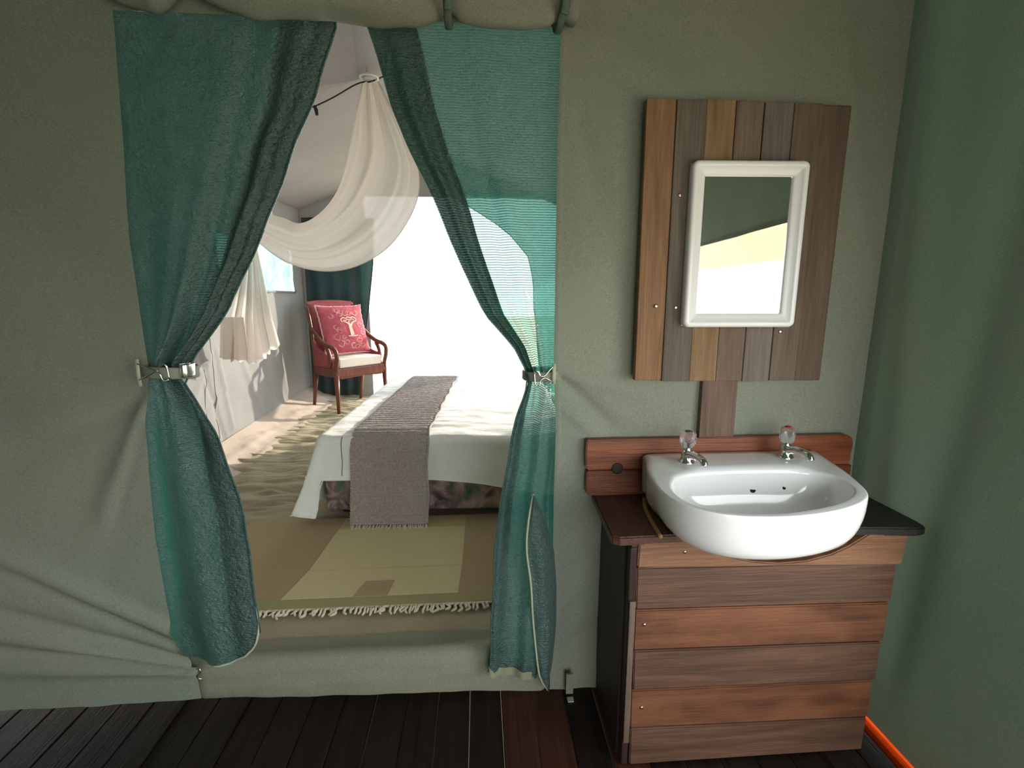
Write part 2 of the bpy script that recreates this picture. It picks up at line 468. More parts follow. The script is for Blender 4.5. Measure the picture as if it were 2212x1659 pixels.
def wall_bottom(x): return np.interp(x, [-2.2, -1.6, -1.2, -.9, -.5, 0, .3, .45, 1.3], [.045, .040, .042, .048, .034, .022, .004, .003, .003])
V, F = [], []
def wall_patch(x0f, x1f, zs, nx):
    base = len(V)
    n = len(zs)
    for i, zt in enumerate(zs):
        for j in range(nx):
            a, b = x0f(zt), x1f(zt)
            x = a + (b - a) * j / (nx - 1)
            z = zt
            if zt < 0.30:
                z0 = wall_bottom(x) + 0.006 * nz(x * 9, 0, 1)
                z = z0 + (0.30 - z0) * (zt / 0.30)
            V.append((x, 0.0, z))
    F.extend(gridfaces(n, nx, base))
zs_low = list(np.linspace(0, DOOR_TOP, 150)); zs_top = list(np.linspace(DOOR_TOP, 3.35, 40))
wall_patch(lambda z: BXL - .03, lambda z: edge(DOOR_L, z), zs_low, 90)
wall_patch(lambda z: edge(DOOR_R, z), lambda z: BXR + .02, zs_low, 80)
wall_patch(lambda z: BXL - .03, lambda z: edge(DOOR_L, DOOR_TOP), zs_top, 40)
wall_patch(lambda z: edge(DOOR_L, DOOR_TOP), lambda z: edge(DOOR_R, DOOR_TOP), zs_top, 40)
wall_patch(lambda z: edge(DOOR_R, DOOR_TOP), lambda z: BXR + .02, zs_top, 40)
A = np.array(V)
yy = wall_depth(A[:, 0], A[:, 2])
near = np.exp(-((A[:, 2] - .0) / .1) ** 2)
A[:, 1] = yy - 0.012 * near
wall_back = struct(mesh('wall_back', A, F, MAT['canvas']), 'olive canvas tent wall with the curtained doorway')
# stitched hems down both sides of the doorway
for tab, dx in ((DOOR_R, 0.012),):
    zz = np.linspace(0.10, 2.12, 60)
    P = np.zeros((60, 5, 3))
    for i, z in enumerate(zz):
        x = float(edge(tab, z)); yb = float(wall_depth(np.array([x]), np.array([z]))[0])
        for j in range(5):
            u = j / 4
            P[i, j] = (x - dx * .2 + dx * 1.6 * u, yb - 0.002 * math.sin(PI * u) - 0.0012, z)
    sheet('door_hem', P, MAT['canvas'], wall_back)

# canvas doorstep between the bathroom deck and the bedroom floor
P = np.zeros((18, 90, 3))
for j in range(90):
    x = -1.06 + 1.34 * j / 89
    prof = [(-.012, wall_bottom(x) - .002), (-.016, .05), (-.014, .075), (-.016, .095), (-.010, .110), (-.012, .128), (-.006, .148), (.002, .163), (.012, .171), (.024, .174), (.038, .171), (.052, .162), (.064, .150), (.074, .140), (.086, .133), (.10, .128), (.13, .124), (.17, .122)]
    for i, (y, z) in enumerate(prof):
        w = .004 * nz(x * 3 + i * .35, i * .5, 4) + .004 * nz(x * 9, i * .7, 2)
        tuck = .035 * float(smoothstep(-.93, -1.0, x) + smoothstep(.20, .25, x))
        P[i, j] = (x, y + w + tuck, z + .4 * w)
struct(sheet('trim_1', P, MAT['canvas_sill']), 'canvas doorstep sill under the doorway')

# ------------------------------------------------------------------ bathroom: right wall, rear wall, left wall, ceiling
WY0, WY1, WZ0, WZ1, WZ2 = -0.66, -2.35, 0.45, 1.54, 1.70
ys = np.linspace(0.06, YB, 150); zs = np.linspace(0.007, 2.75, 120)
P = np.zeros((120, 150, 3))
for i, z in enumerate(zs):
    for j, y in enumerate(ys):
        dx = .016 * nz(y * 1.6, z * 0.9, 21) + .006 * nz(y * 5, z * 3, 8)
        dx += .02 * math.exp(-((y + .30 + .10 * (z - 1)) / .06) ** 2) - .015 * math.exp(-((y + .16 - .05 * (z - 1)) / .05) ** 2)
        P[i, j] = (XR + dx * max(0, min(1, -y / .08)) * min(1, z / .25), y, z)
mask = np.ones((119, 149), bool)
for i in range(119):
    for j in range(149):
        zc, yc = (zs[i] + zs[i + 1]) / 2, (ys[j] + ys[j + 1]) / 2
        if WZ0 < zc < WZ2 and WY1 < yc < WY0: mask[i, j] = False
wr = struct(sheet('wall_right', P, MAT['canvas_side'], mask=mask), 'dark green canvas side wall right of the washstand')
# rolled-down pale flap along the top of the side opening
P = np.zeros((14, 70, 3))
for i in range(14):
    for j in range(70):
        y = WY0 + .02 + (WY1 - WY0 - .04) * j / 69
        z = WZ2 + .02 - (WZ2 - WZ1 + .02) * i / 13 + (.01 * nz(y * 3, 0, 3) if i == 13 else 0)
        P[i, j] = (XR + .012 + .012 * nz(y * 4, z * 4, 6), y, z)
sheet('window_flap', P, MAT['canvas_cream'], wr)

ys = np.linspace(YB - .02, 0.04, 12); zs = np.linspace(-0.04, 2.75, 12)
P = np.zeros((12, 12, 3))
for i, z in enumerate(zs):
    for j, y in enumerate(ys): P[i, j] = (XL + .02 * nz(y * 2, z * 2, 5), y, z)
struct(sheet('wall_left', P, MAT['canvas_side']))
xs = np.linspace(XL - .02, XR + .03, 60); zs = np.linspace(-0.04, 2.75, 50)
P = np.zeros((50, 60, 3)); mask = np.ones((49, 59), bool)
for i, z in enumerate(zs):
    for j, x in enumerate(xs): P[i, j] = (x, YB + .02 * nz(x * 2, z * 2, 15), z)
for i in range(49):
    for j in range(59):
        xc, zc = (xs[j] + xs[j + 1]) / 2, (zs[i] + zs[i + 1]) / 2
        if -0.05 < xc < 1.15 and 0.35 < zc < 1.85: mask[i, j] = False
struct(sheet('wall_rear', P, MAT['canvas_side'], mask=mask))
P = np.zeros((30, 40, 3))
for i, y in enumerate(np.linspace(YB - .02, 0.03, 30)):
    for j, x in enumerate(np.linspace(XL - .02, XR + .03, 40)):
        P[i, j] = (x, y, 2.47 + .14 * (1 - ((x - .0) / 1.9) ** 2) - .12 * (y / YB) + .02 * nz(x * 2, y * 2, 1))
struct(sheet('ceiling', P, MAT['canvas_roof']))

# bathroom floor: dark deck planks
deck = thing('floor', None, None); del deck['label']; del deck['category']
deck['kind'] = 'structure'; deck['label'] = 'dark stained plank deck of the bathroom'
x = XL - .02; pitch = 0.1085
x = 0.0635 - pitch * 19
k = 0
while x < XR + .08:
    w = pitch - .0028
    red = {19: 'deck_red', 20: 'deck_red', 22: 'deck_red', 18: 'deck'}.get(k, 'deck')
    if x > 1.10: w = .078 if red != 'deck_orange' else w
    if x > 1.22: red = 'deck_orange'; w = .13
    box('plank', (x, YB, -.030 + random.uniform(-.0015, .0015)), (x + w, 0.09, random.uniform(-.002, .001)), MAT[red], deck, .0025, 1)
    x += w + .0028 if x > 1.1 else pitch; k += 1

# ------------------------------------------------------------------ bedroom shell
# floor sheet
nx, ny = 250, 330
P = np.zeros((ny, nx, 3))
def floor_h(x, y):
    k = float(smoothstep(-0.55, -1.0, x)) * float(smoothstep(.9, 1.4, y))
    w = .020 * k * (1 - abs(nz(x * 2.3 + .4 * y, y * 6.5, 3)) * 2.2) + .010 * k * nz(x * 5, y * 14, 6) + .013 * k * (.5 - abs(nz(x * 3 + y, y * 20 + 2 * nz(x * 2, y * 2, 8), 11)) * 2.4)
    return BZ - .012 + max(-.01, w) * .9 + .002 * nz(x * 6, y * 6, 1)
for i, y in enumerate(np.linspace(.05, BYF + .05, ny)):
    for j, x in enumerate(np.linspace(BXL - .02, BXR + .02, nx)):
        P[i, j] = (x, y, floor_h(x, y))
fl2 = struct(sheet('floor.001', P, MAT['groundsheet']), 'tan canvas groundsheet of the bedroom, rumpled along the left')

def skirt_top(y): return float(np.interp(y, [0, 2.56, 4.66, 4.8], [.10, .165, .236, .24]))
P = np.zeros((16, 130, 3))
for j, y in enumerate(np.linspace(.05, BYF, 130)):
    for i in range(16):
        t = i / 15
        x = -1.735 + (BXL + .02 + 1.735) * t
        zt = skirt_top(y)
        z = BZ - .004 + (zt - BZ + .03) * t ** 1.7 + (.022 * nz(y * 3.2 + t, t * 3, 2) + .012 * abs(nz(y * 8, t * 5, 7))) * math.sin(PI * min(1, t * 1.1)) + .012 * math.exp(-((t - .1) / .08) ** 2) * (.5 + nz(y * 4, 0, 9))
        P[j % 1 if False else i, j] = (x + .02 * nz(y * 2, t, 4) * (1 - t), y, z)
struct(sheet('baseboard_left', P, MAT['skirt']), 'pinkish groundsheet turned up along the left bedroom wall')

# left bedroom wall with a mesh window
WIN = (2.75, 4.44, 1.425, 1.90)
ysL = np.linspace(0.0, BYF + .02, 190); tsL = np.linspace(0, 1, 80)
P = np.zeros((80, 190, 3)); mask = np.ones((79, 189), bool)
LCR = [(2.9, 1.0, 3.3, .3, .04, .015), (2.35, .95, 2.6, .2, .02, -.02), (2.6, .95, 2.75, .25, .02, .015), (3.3, .9, 3.7, .35, .06, -.02), (3.8, .8, 3.95, .35, .05, .02), (2.2, .6, 2.5, .9, .03, .015), (2.3, .45, 3.0, .8, .03, .010), (4.2, 1.3, 4.1, .3, .05, .015)]
for j, y in enumerate(ysL):
    zb = skirt_top(y)
    for i, t in enumerate(tsL):
        z = zb + (2.42 - zb) * t
        d = .014 * nz(y * 1.5, z * 1.5, 31) + .006 * nz(y * 4, z * 5, 12)
        for a, b, c, e, w, h in LCR:
            L2 = (c - a) ** 2 + (e - b) ** 2
            tt = min(1, max(0, ((y - a) * (c - a) + (z - b) * (e - b)) / L2))
            q = (y - a - tt * (c - a)) ** 2 + (z - b - tt * (e - b)) ** 2
            d += h * math.exp(-q / (2 * (w * .7) ** 2))
        P[i, j] = (BXL + .012 + d, y, z)
for i in range(79):
    for j in range(189):
        yc, zc = P[i:i + 2, j:j + 2, 1].mean(), P[i:i + 2, j:j + 2, 2].mean()
        if WIN[0] < yc < WIN[1] and WIN[2] < zc < WIN[3]: mask[i, j] = False
wl = struct(sheet('wall_left.001', P, MAT['canvas_bedroom'], mask=mask), 'grey canvas left wall of the bedroom')
tube('wall_hem', [(P[0, j, 0] + .004, ysL[j], P[0, j, 2] - .003) for j in range(0, 190, 3)], .006, MAT['cord'], wl, 6)
for yj, w in ((2.33, 1), (2.52, 2)):       # a seam and a slit in the canvas
    j = int(np.argmin(abs(ysL - yj)))
    tube('wall_seam', [(P[i, j, 0] + .001, P[i, j, 1] + .004 * math.sin(i * .4) + (.003 * i if w == 1 else 0), P[i, j, 2]) for i in range(2, 40 if w == 2 else 24)], .0028, MAT['canvas_bedroom'], wl, 5)
win = bpy.data.objects.new('window_1', None); COL.objects.link(win); win.location = (BXL, 3.6, 1.66)
struct(win, 'mesh window in the left bedroom wall, glowing turquoise')
Pg = np.zeros((10, 30, 3))
for i, z in enumerate(np.linspace(WIN[2] - .03, WIN[3] + .03, 10)):
    for j, y in enumerate(np.linspace(WIN[0] - .03, WIN[1] + .03, 30)):
        Pg[i, j] = (-.03 + .008 * nz(y * 3, z * 3, 2), y - 3.6, z - 1.66)
sheet('pane', Pg, MAT['gauze'], win)
fr = []
for a, b in (((WIN[0], WIN[2]), (WIN[1], WIN[2])), ((WIN[1], WIN[2]), (WIN[1], WIN[3])), ((WIN[1], WIN[3]), (WIN[0], WIN[3])), ((WIN[0], WIN[3]), (WIN[0], WIN[2]))):
    tube('window_hem', [(.016 + .01 * nz(t * 3, a[1], 2), a[0] + (b[0] - a[0]) * t - 3.6, a[1] + (b[1] - a[1]) * t - 1.66) for t in np.linspace(0, 1, 12)], .012, MAT['canvas_bedroom'], win, 8)

# far wall: pieces around the wide front opening
FO = (-1.36, 1.15, 2.56)
def plain_wall(name, x0, x1, z0, z1, y, mat, n=14, amp=.012):
    P = np.zeros((n, n, 3))
    for i, z in enumerate(np.linspace(z0, z1, n)):
        for j, x in enumerate(np.linspace(x0, x1, n)): P[i, j] = (x, y + amp * nz(x * 2, z * 2, 41), z)
    return sheet(name, P, mat)
V, F = [], []
for x0, x1, z0, z1 in ((BXL - .02, FO[0], .0, 3.3), (FO[0], FO[1], FO[2], 3.3), (FO[1], BXR + .02, 0, 3.3)):
    base = len(V); n = 16
    for z in np.linspace(z0, z1, n):
        for x in np.linspace(x0, x1, n): V.append((x, BYF + .012 * nz(x * 2, z * 2, 41), z))
    F += gridfaces(n, n, base)
struct(mesh('wall_far', V, F, MAT['canvas_bedroom']), 'far bedroom wall around the wide bright opening')
# right bedroom wall (out of sight), openings added and shaped to let the sun in
V, F = [], []
for y0, y1, z0, z1 in ((0, .9, 0, 2.75), (.9, 1.6, 0, 1.42), (.9, 1.6, 1.82, 2.75), (1.6, 2.35, 0, 2.75), (2.35, 4.3, 0, .75), (2.35, 4.3, 1.95, 2.75), (4.3, BYF, 0, 2.75)):
    base = len(V); n = 10
    for z in np.linspace(z0, z1, n):
        for y in np.linspace(y0, y1, n): V.append((BXR + .012 * nz(y * 2, z * 2, 51), y, z))
    F += gridfaces(n, n, base)
struct(mesh('wall_right.001', V, F, MAT['canvas_bedroom']))

# pale roof lining: a steeper near slope meets the left slope on a crease
E1 = Vector((BXL, 1.55, 2.30)); APX = Vector((-.80, 2.2, 2.835)); E2 = Vector((BXL, BYF + .05, 2.40)); R2 = Vector((-.45, BYF + .05, 3.05))
W1 = Vector((BXL, .0, 2.72)); W2 = Vector((-.45, .0, 3.42)); E3 = Vector((BXR + .03, BYF + .05, 2.36)); W3 = Vector((BXR + .03, 0, 2.6)); A2 = Vector((-.45, 2.35, 2.98))
def patch(a, b, c, d, n, m, sag, base):
    vs = []
    for i in range(n):
        u = i / (n - 1)
        for j in range(m):
            v = j / (m - 1)
            p = (a * (1 - v) + b * v) * (1 - u) + (d * (1 - v) + c * v) * u
            p = p.copy(); p.z += -sag * math.sin(PI * u) * math.sin(PI * v) + .008 * nz(p.x * 2, p.y * 2, 61) * math.sin(PI * u) * math.sin(PI * v)
            vs.append(p)
    return vs, gridfaces(n, m, base)
V, F = [], []
for q in ((E1, APX, R2, E2), (W1, W2, APX, E1), (W2, W3, E3, A2), (APX, A2, R2, R2), (W2, A2, APX, APX), (A2, E3, R2, R2)):
    v, f = patch(*q, 14, 14, .03, len(V)); V += v; F += f
struct(mesh('ceiling.001', V, F, MAT['canvas_ceiling']), 'pale canvas roof lining of the bedroom')

# ------------------------------------------------------------------ curtains in the doorway
def curtain(name, label, free, wall, bot, ydepth, folds, mat, n=190, mcols=110):
    fz = [p[1] for p in free][::-1]; fx = [p[0] for p in free][::-1]
    wz = [p[1] for p in wall][::-1]; wx = [p[0] for p in wall][::-1]
    root = thing(name, label, 'curtain', (0, 0, 0), 0, None)
    P = np.zeros((n, mcols, 3))
    for j in range(mcols):
        u = j / (mcols - 1)
        zb = float(np.interp(u, [b[0] for b in bot], [b[1] for b in bot]))
        for i in range(n):
            v = i / (n - 1)
            z = 2.14 + (zb - 2.14) * v
            xa, xb = float(np.interp(z, wz, wx)), float(np.interp(z, fz, fx))
            x = xa + (xb - xa) * u
            w = abs(xb - xa)
            P[i, j] = (x, ydepth(u, z, w) + folds(u, z, w, x), z)
    P[:, :, 0] += .0015 * np.sin(np.linspace(0, 60, n))[:, None]
    sheet('cloth', P, MAT[mat], root)
    return root, P

LF = [(-.385, 2.14), (-.387, 2.117), (-.422, 2.029), (-.453, 1.945), (-.513, 1.834), (-.575, 1.696), (-.639, 1.567), (-.703, 1.447), (-.767, 1.338), (-.829, 1.256), (-.894, 1.183), (-.903, 1.14), (-.863, 1.073), (-.819, .966), (-.795, .859), (-.762, .686), (-.743, .489), (-.727, .335), (-.722, .247), (-.722, .15)]
LW = [(-1.03, 2.14), (-1.04, 1.813), (-1.05, 1.525), (-1.04, 1.325), (-1.035, 1.187), (-1.03, 1.141), (-1.07, 1.014), (-1.11, .865), (-1.13, .631), (-1.12, .417), (-1.09, .21), (-1.07, .1)]
LB = [(0, .235), (.12, .225), (.3, .185), (.5, .185), (.72, .197), (.86, .222), (.95, .255), (1.0, .30)]
def tie(z, zt, s): return math.exp(-((z - zt) / s) ** 2)
def l_depth(u, z, w):
    base = .040 - .012 * u
    out = -.055 * smoothstep(.15, .75, u) * smoothstep(.75, .25, z)      # the skirt of the curtain swings out over the sill
    return float(base + out) + .02 * (1 - smoothstep(.0, .12, u)) * (z < 1.0)
def l_folds(u, z, w, x):
    full = .60
    g = max(0.0, 1 - w / full)
    if z > 1.14:
        a = .006 + .028 * g
        f = a * (math.sin(2 * PI * (2.2 * u ** 1.8) + .6) + .45 * math.sin(2 * PI * (5 * u ** 2.2) + 1.5 + 2 * nz(0, z * 2, 5)))
        f += .02 * math.exp(-((u - .80) / .07) ** 2) * smoothstep(2.2, 1.7, z) - .025 * math.exp(-((u - .62) / .08) ** 2) * g
    else:
        a = .012 + .022 * tie(z, 1.14, .22)
        f = a * (math.sin(2 * PI * 1.25 * u + 2.4) * 1.0 + .5 * math.sin(2 * PI * 3 * u + .4))
        f += -.03 * math.sin(PI * smoothstep(.3, 1.0, u)) * smoothstep(1.1, .8, z) + .028 * math.exp(-((u - .27) / .08) ** 2) * smoothstep(.2, .5, z)
    f += .004 * nz(x * 9, z * 7, 77) + .0022 * nz(x * 30, z * 26, 78) + .006 * nz(x * 4, z * 4, 79)
    return float(f)
lc, LP = curtain('curtain', 'green shade-net curtain tied back at the left of the doorway', LF, LW, LB, l_depth, l_folds, 'net_dense')
tube('hem', [LP[i, -1] + np.array([.001, -.001, 0]) for i in range(0, 190, 3)], .0035, MAT['net_green'], lc, 6)
tube('bottom_hem', smoothpath([LP[-1, j] + np.array([0, -.002, 0]) for j in range(62, 110, 4)] + [LP[-4, 109], LP[-10, 109]], 4), .004, MAT['hem'], lc, 6)

RF = [(-.305, 2.14), (-.297, 2.117), (-.258, 1.998), (-.236, 1.902), (-.2, 1.816), (-.15, 1.715), (-.099, 1.598), (-.046, 1.463), (.023, 1.323), (.11, 1.221), (.147, 1.154), (.152, 1.109), (.14, 1.071), (.118, 1.01), (.095, .87), (.072, .742), (.048, .576), (.033, .334), (.025, .153), (.012, .098), (.012, .03)]
RW = [(.285, 2.14), (.285, 1.837), (.275, 1.30), (.250, 1.176), (.246, 1.128), (.252, 1.1), (.262, .961), (.262, .85), (.252, .753), (.250, .6), (.252, .413), (.238, .25), (.22, .009)]
RB = [(0, .03), (.12, .05), (.25, .092), (.5, .105), (.8, .112), (.93, .118), (1.0, .135)]
def r_depth(u, z, w):
    return float(.036 - .075 * smoothstep(.0, .35, u + .1) * smoothstep(.7, .2, z) - .010 * u)
def r_folds(u, z, w, x):
    g = max(0.0, 1 - w / .56)
    if z > 1.14:
        a = .003 + .030 * g
        f = a * (math.sin(2 * PI * (2.6 * u ** 1.7) + .2) * .8 + .4 * math.sin(2 * PI * 5.5 * u ** 2 + 2.5))
        f += -.022 * math.exp(-((u - .90) / .05) ** 2) * smoothstep(2.2, 1.9, z) + .022 * math.exp(-((u - .80) / .05) ** 2) * smoothstep(2.1, 1.6, z) - .020 * math.exp(-((u - .68) / .06) ** 2) * smoothstep(1.9, 1.4, z)
    else:
        a = .010 + .024 * tie(z, 1.12, .16)
        f = a * (math.sin(2 * PI * 1.6 * u + 1.0) + .4 * math.sin(2 * PI * 4 * u))
        f += .020 * math.exp(-((u - .12) / .07) ** 2)
    f += .003 * nz(x * 9, z * 7, 87) + .0016 * nz(x * 30, z * 26, 88) + .004 * nz(x * 4, z * 4, 89)
    return float(f)
rc, RP = curtain('curtain.001', 'green shade-net curtain tied back at the right of the doorway', RF, RW, RB, r_depth, r_folds, 'net_green')
tube('hem', [RP[i, -1] + np.array([-.001, -.001, 0]) for i in range(0, 190, 3)], .0030, MAT['net_green'], rc, 6)
# pale tape along the bottom and a loose overlapping fold with a pale edge
P = np.zeros((4, 80, 3))
for k, j in enumerate(range(30, 110)):
    for i in range(4):
        p = RP[-1, j]
        P[i, k] = (p[0], p[1] - .003, p[2] + .022 - .030 * i / 3)
sheet('bottom_tape', P, MAT['tape_dull'], rc)
HEM = smoothpath([(.168, .76), (.163, .74), (.150, .66), (.146, .571), (.160, .454), (.169, .316), (.187, .138), (.200, .085), (.222, .046)], 8)
P = np.zeros((len(HEM), 16, 3))
for i, (hx, hz) in enumerate(HEM):
    xr = float(np.interp(hz, [.04, .10, .19, .3, .42, .55, .66, .73, .76], [.228, .240, .246, .252, .252, .240, .210, .180, .169]))
    zr = hz
    for j in range(16):
        u = j / 15
        P[i, j] = (hx + (xr - hx) * u, -.052 - .016 * math.sin(PI * u) + .010 * nz(hz * 6, u * 3, 5) + .03 * u * u, hz + (zr - hz) * u)
sheet('overlap_fold', P, MAT['net_dense'], rc)
tube('overlap_hem', [tuple(P[i, 0] + np.array([0, -.002, 0])) for i in range(len(HEM))], .0036, MAT['tape'], rc, 6)

# the free edge is doubled over: a second layer of net along it
def doubled(P, j0, root, dy):
    Q = P[:, j0:, :].copy(); w = np.linspace(0, 1, Q.shape[1])
    Q[:, :, 1] += dy * np.sin(PI * (.08 + .86 * w))[None, :]
    sheet('edge_layer', Q, MAT['net_dense'], root)
doubled(RP, 84, rc, .012); doubled(LP, 84, lc, .012)
# green curtain tied back at the right side of the far opening
P = np.zeros((60, 60, 3))
for i in range(60):
    z = 2.62 - (2.62 - BZ - .02) * i / 59
    xl = float(np.interp(z, [.12, 1.0, 1.2, 1.55, 1.85, 2.1, 2.3, 2.45, 2.6], [.80, .73, .70, .69, .63, .42, .16, -.12, -.35]))
    for j in range(60):
        u = j / 59
        P[i, j] = (xl + (1.22 - xl) * u, BYF - .07 + .014 * math.sin(2 * PI * 3.5 * u ** .8 + z) + .008 * nz(xl * 5, z * 4, 18), z)
dc = thing('curtain.003', 'green curtain drawn aside at the right of the bright far opening', 'curtain')
sheet('cloth', P, MAT['net_green'], dc)
tube('hem', [P[i, 0] for i in range(0, 60, 3)], .006, MAT['net_green'], dc, 6)

# dark curtain in the far left corner of the bedroom
P = np.zeros((60, 70, 3))
for i in range(60):
    z = 2.3 - (2.3 - BZ - .02) * i / 59
    x1 = float(np.interp(z, [.12, .8, 1.2, 1.8, 2.3], [-1.52, -1.43, -1.36, -1.275, -1.25]))
    for j in range(70):
        u = j / 69
        x = -2.09 + (x1 + 2.09) * u
        s = u - .16 * (2 - z) * .3
        P[i, j] = (x, BYF - .06 + .016 * math.sin(2 * PI * 4.2 * s + 1.2 * nz(0, z, 3)) + .010 * nz(x * 6, z * 3, 17), z)
dc = thing('curtain.002', 'dark blue-green curtain hanging in the corner behind the armchair', 'curtain')
sheet('cloth', P, MAT['dark_cloth'], dc)
tube('hem', [P[i, -1] for i in range(0, 60, 3)], .006, MAT['dark_cloth'], dc, 6)

# ------------------------------------------------------------------ curtain ties: strap round the bundle plus a wire hook to the door edge
def band(name, cx, cy, z, rx, ry, h, mat, parent, tilt=0.0):
    prof = [(1.0, -h / 2), (1.05, -h / 2 + .003), (1.05, h / 2 - .003), (1.0, h / 2), (.96, h / 2 - .003), (.96, -h / 2 + .003)]
    n = 40; V = []; 
    for r, dz in prof:
        for k in range(n):
            w = 2 * PI * k / n
            V.append((cx + rx * r * math.cos(w), cy + ry * r * math.sin(w), z + dz + tilt * math.cos(w)))
    m = len(prof); F = []
    for i in range(m):
        for k in range(n):
            F.append((i * n + k, i * n + (k + 1) % n, ((i + 1) % m) * n + (k + 1) % n, ((i + 1) % m) * n + k))
    return mesh(name, V, F, mat, parent)
def yb(P, z):
    i = int(np.argmin(abs(P[:, 55, 2] - z)))
    return P[i, :, 1].min(), P[i, :, 1].max()
ya, yb_ = yb(LP, 1.155)
tl = thing('curtain_tie', 'webbing strap and wire hook holding the left green curtain to the door edge', 'curtain tie')
band('strap', -.936, (ya + yb_) / 2, 1.157, .074, (yb_ - ya) / 2 + .012, .036, MAT['strap'], tl, -.004)
yf = ya - .018
hk = smoothpath([(-.905, yf - .004, 1.140), (-.908, yf - .006, 1.178), (-.917, yf - .008, 1.186), (-.927, yf - .008, 1.178), (-.935, yf - .008, 1.166), (-.948, yf - .006, 1.168), (-.975, yf - .004, 1.181), (-.992, yf, 1.186)], 5)
tube('hook_wire', hk, .0028, MAT['steel'], tl, 8)
hk = smoothpath([(-.907, yf - .004, 1.140), (-.917, yf - .008, 1.136), (-.923, yf - .009, 1.145), (-.927, yf - .010, 1.158), (-.937, yf - .010, 1.164), (-.950, yf - .009, 1.159), (-.972, yf - .006, 1.147), (-.992, yf, 1.139)], 5)
tube('hook_wire', hk, .0028, MAT['steel'], tl, 8)
tube('eye_tape', [(-.993, yf + .002, 1.20), (-.993, yf, 1.16), (-.993, yf + .002, 1.12)], .006, MAT['tape'], tl, 8, .5)
P0 = lambda *p: p
band('buckle', -.876, ya + .02, 1.162, .017, .028, .040, MAT['steel'], tl)
ya, yb_ = yb(RP, 1.135)
tr = thing('curtain_tie.001', 'webbing strap and wire hook holding the right green curtain to the door edge', 'curtain tie')
band('strap', .199, (ya + yb_) / 2, 1.133, .058, (yb_ - ya) / 2 + .012, .030, MAT['strap'], tr, .002)
yf = ya - .020
hk = smoothpath([(.169, yf, 1.150), (.171, yf - .006, 1.118), (.177, yf - .008, 1.108), (.184, yf - .009, 1.110), (.187, yf - .009, 1.124), (.196, yf - .009, 1.131), (.204, yf - .008, 1.132), (.214, yf - .006, 1.126), (.226, yf, 1.119)], 5)
tube('hook_wire', hk, .0026, MAT['steel'], tr, 8)
hk = smoothpath([(.168, yf, 1.149), (.173, yf - .007, 1.155), (.180, yf - .008, 1.151), (.185, yf - .010, 1.141), (.195, yf - .011, 1.138), (.203, yf - .010, 1.143), (.214, yf - .006, 1.155), (.228, yf, 1.168)], 5)
tube('hook_wire', hk, .0026, MAT['steel'], tr, 8)
tube('eye_tape', [(.230, yf + .002, 1.175), (.230, yf - .001, 1.145), (.230, yf + .002, 1.112)], .006, MAT['tape'], tr, 8, .5)

hkt = thing('snap_hook', 'small metal hook pinning the canvas by the foot of the left curtain', 'hook', (-.937, -.03, .165))
tube('hook_wire', smoothpath([(0, 0, .012), (.012, -.006, .018), (.016, -.008, .006), (.004, -.008, -.006), (.006, -.006, -.020), (.014, -.002, -.024)], 5), .0026, MAT['steel'], hkt, 8)
stp = thing('strap_end', 'short canvas strap with a metal tip hanging at the wall foot beside the washstand', 'strap', (.30, -.035, .03))
box('webbing', (-.012, -.004, -.018), (.014, .004, .06), MAT['canvas_sill'], stp, .002)
box('metal_tip', (-.010, -.030, -.029), (.013, -.006, -.024), MAT['steel'], stp, .002)

# ------------------------------------------------------------------ rolled canvas flap above the doorway
P = np.zeros((26, 150, 3))
for j in range(150):
    x = -1.02 + 1.29 * j / 149
    zb = float(np.interp(x, [-1.02, -.90, -.81, -.72, -.63, -.54, -.46, -.38, -.29, -.15, -.07, .04, .13, .22, .27], [2.16, 2.115, 2.095, 2.128, 2.096, 2.078, 2.078, 2.084, 2.076, 2.088, 2.104, 2.082, 2.080, 2.082, 2.09]))
    cin = math.exp(-((x + .07) / .02) ** 2) + math.exp(-((x - .225) / .02) ** 2) + math.exp(-((x + .74) / .03) ** 2)
    for i in range(26):
        w = 2 * PI * i / 25
        r = .052 * (1 - .30 * cin) + .007 * nz(x * 7, math.cos(w) * 1.5, math.sin(w) * 1.5)
        r *= 1 + .12 * math.sin(w * 3 + x * 9)
        P[i, j] = (x, -.062 + r * math.cos(w) * .95, zb + .058 + r * math.sin(w) * 1.10 + .006 * nz(x * 14, w, 3))
va = thing('rolled_flap', 'rolled-up olive canvas door flap tied above the doorway', 'canvas flap')
sheet('roll', P, MAT['canvas'], va)
for x in (-.07, .225):
    band('tie', 0, 0, 0, .062, .070, .02, MAT['canvas_roof'], va).matrix_world = Matrix.Translation((x, -.062, 2.145)) @ Matrix.Rotation(PI / 2, 4, 'Y')
    tube('tie_tail', smoothpath([(x + .004, -.128, 2.16), (x + .006, -.132, 2.12), (x + .002, -.130, 2.085)], 4), .011, MAT['canvas_roof'], va, 8, .3)

# ------------------------------------------------------------------ mirror board, post and mirror
bd = thing('plank_board', 'panel of upright weathered planks hung on the wall behind the mirror', 'board', (0, 0, 0))
XB = [.478, .564, .651, .738, .822, .909, .993, 1.082]
tops = [1.926, 1.925, 1.930, 1.928, 1.926, 1.925, 1.922]; bots = [1.124, 1.120, 1.119, 1.117, 1.117, 1.118, 1.116]
for k in range(7):
    o = box('plank', (XB[k] + .0006, -.050 + random.uniform(-.003, .003), bots[k]), (XB[k + 1] - .0006, -.026, tops[k]), MAT['board%d' % k], bd, .003 if k < 6 else .006, 2, .0012)
for x, z in ((.586, 1.668), (.594, 1.346), (.533, 1.350), (.930, 1.272)):
    s = lathe('screw', [(.0002, -.002), (.006, -.002), (.0055, .001), (.002, .0018), (.0002, .0012)], MAT['screw'], bd, 14, (x, -.0535, z)); s.rotation_euler = (PI / 2, 0, 0)
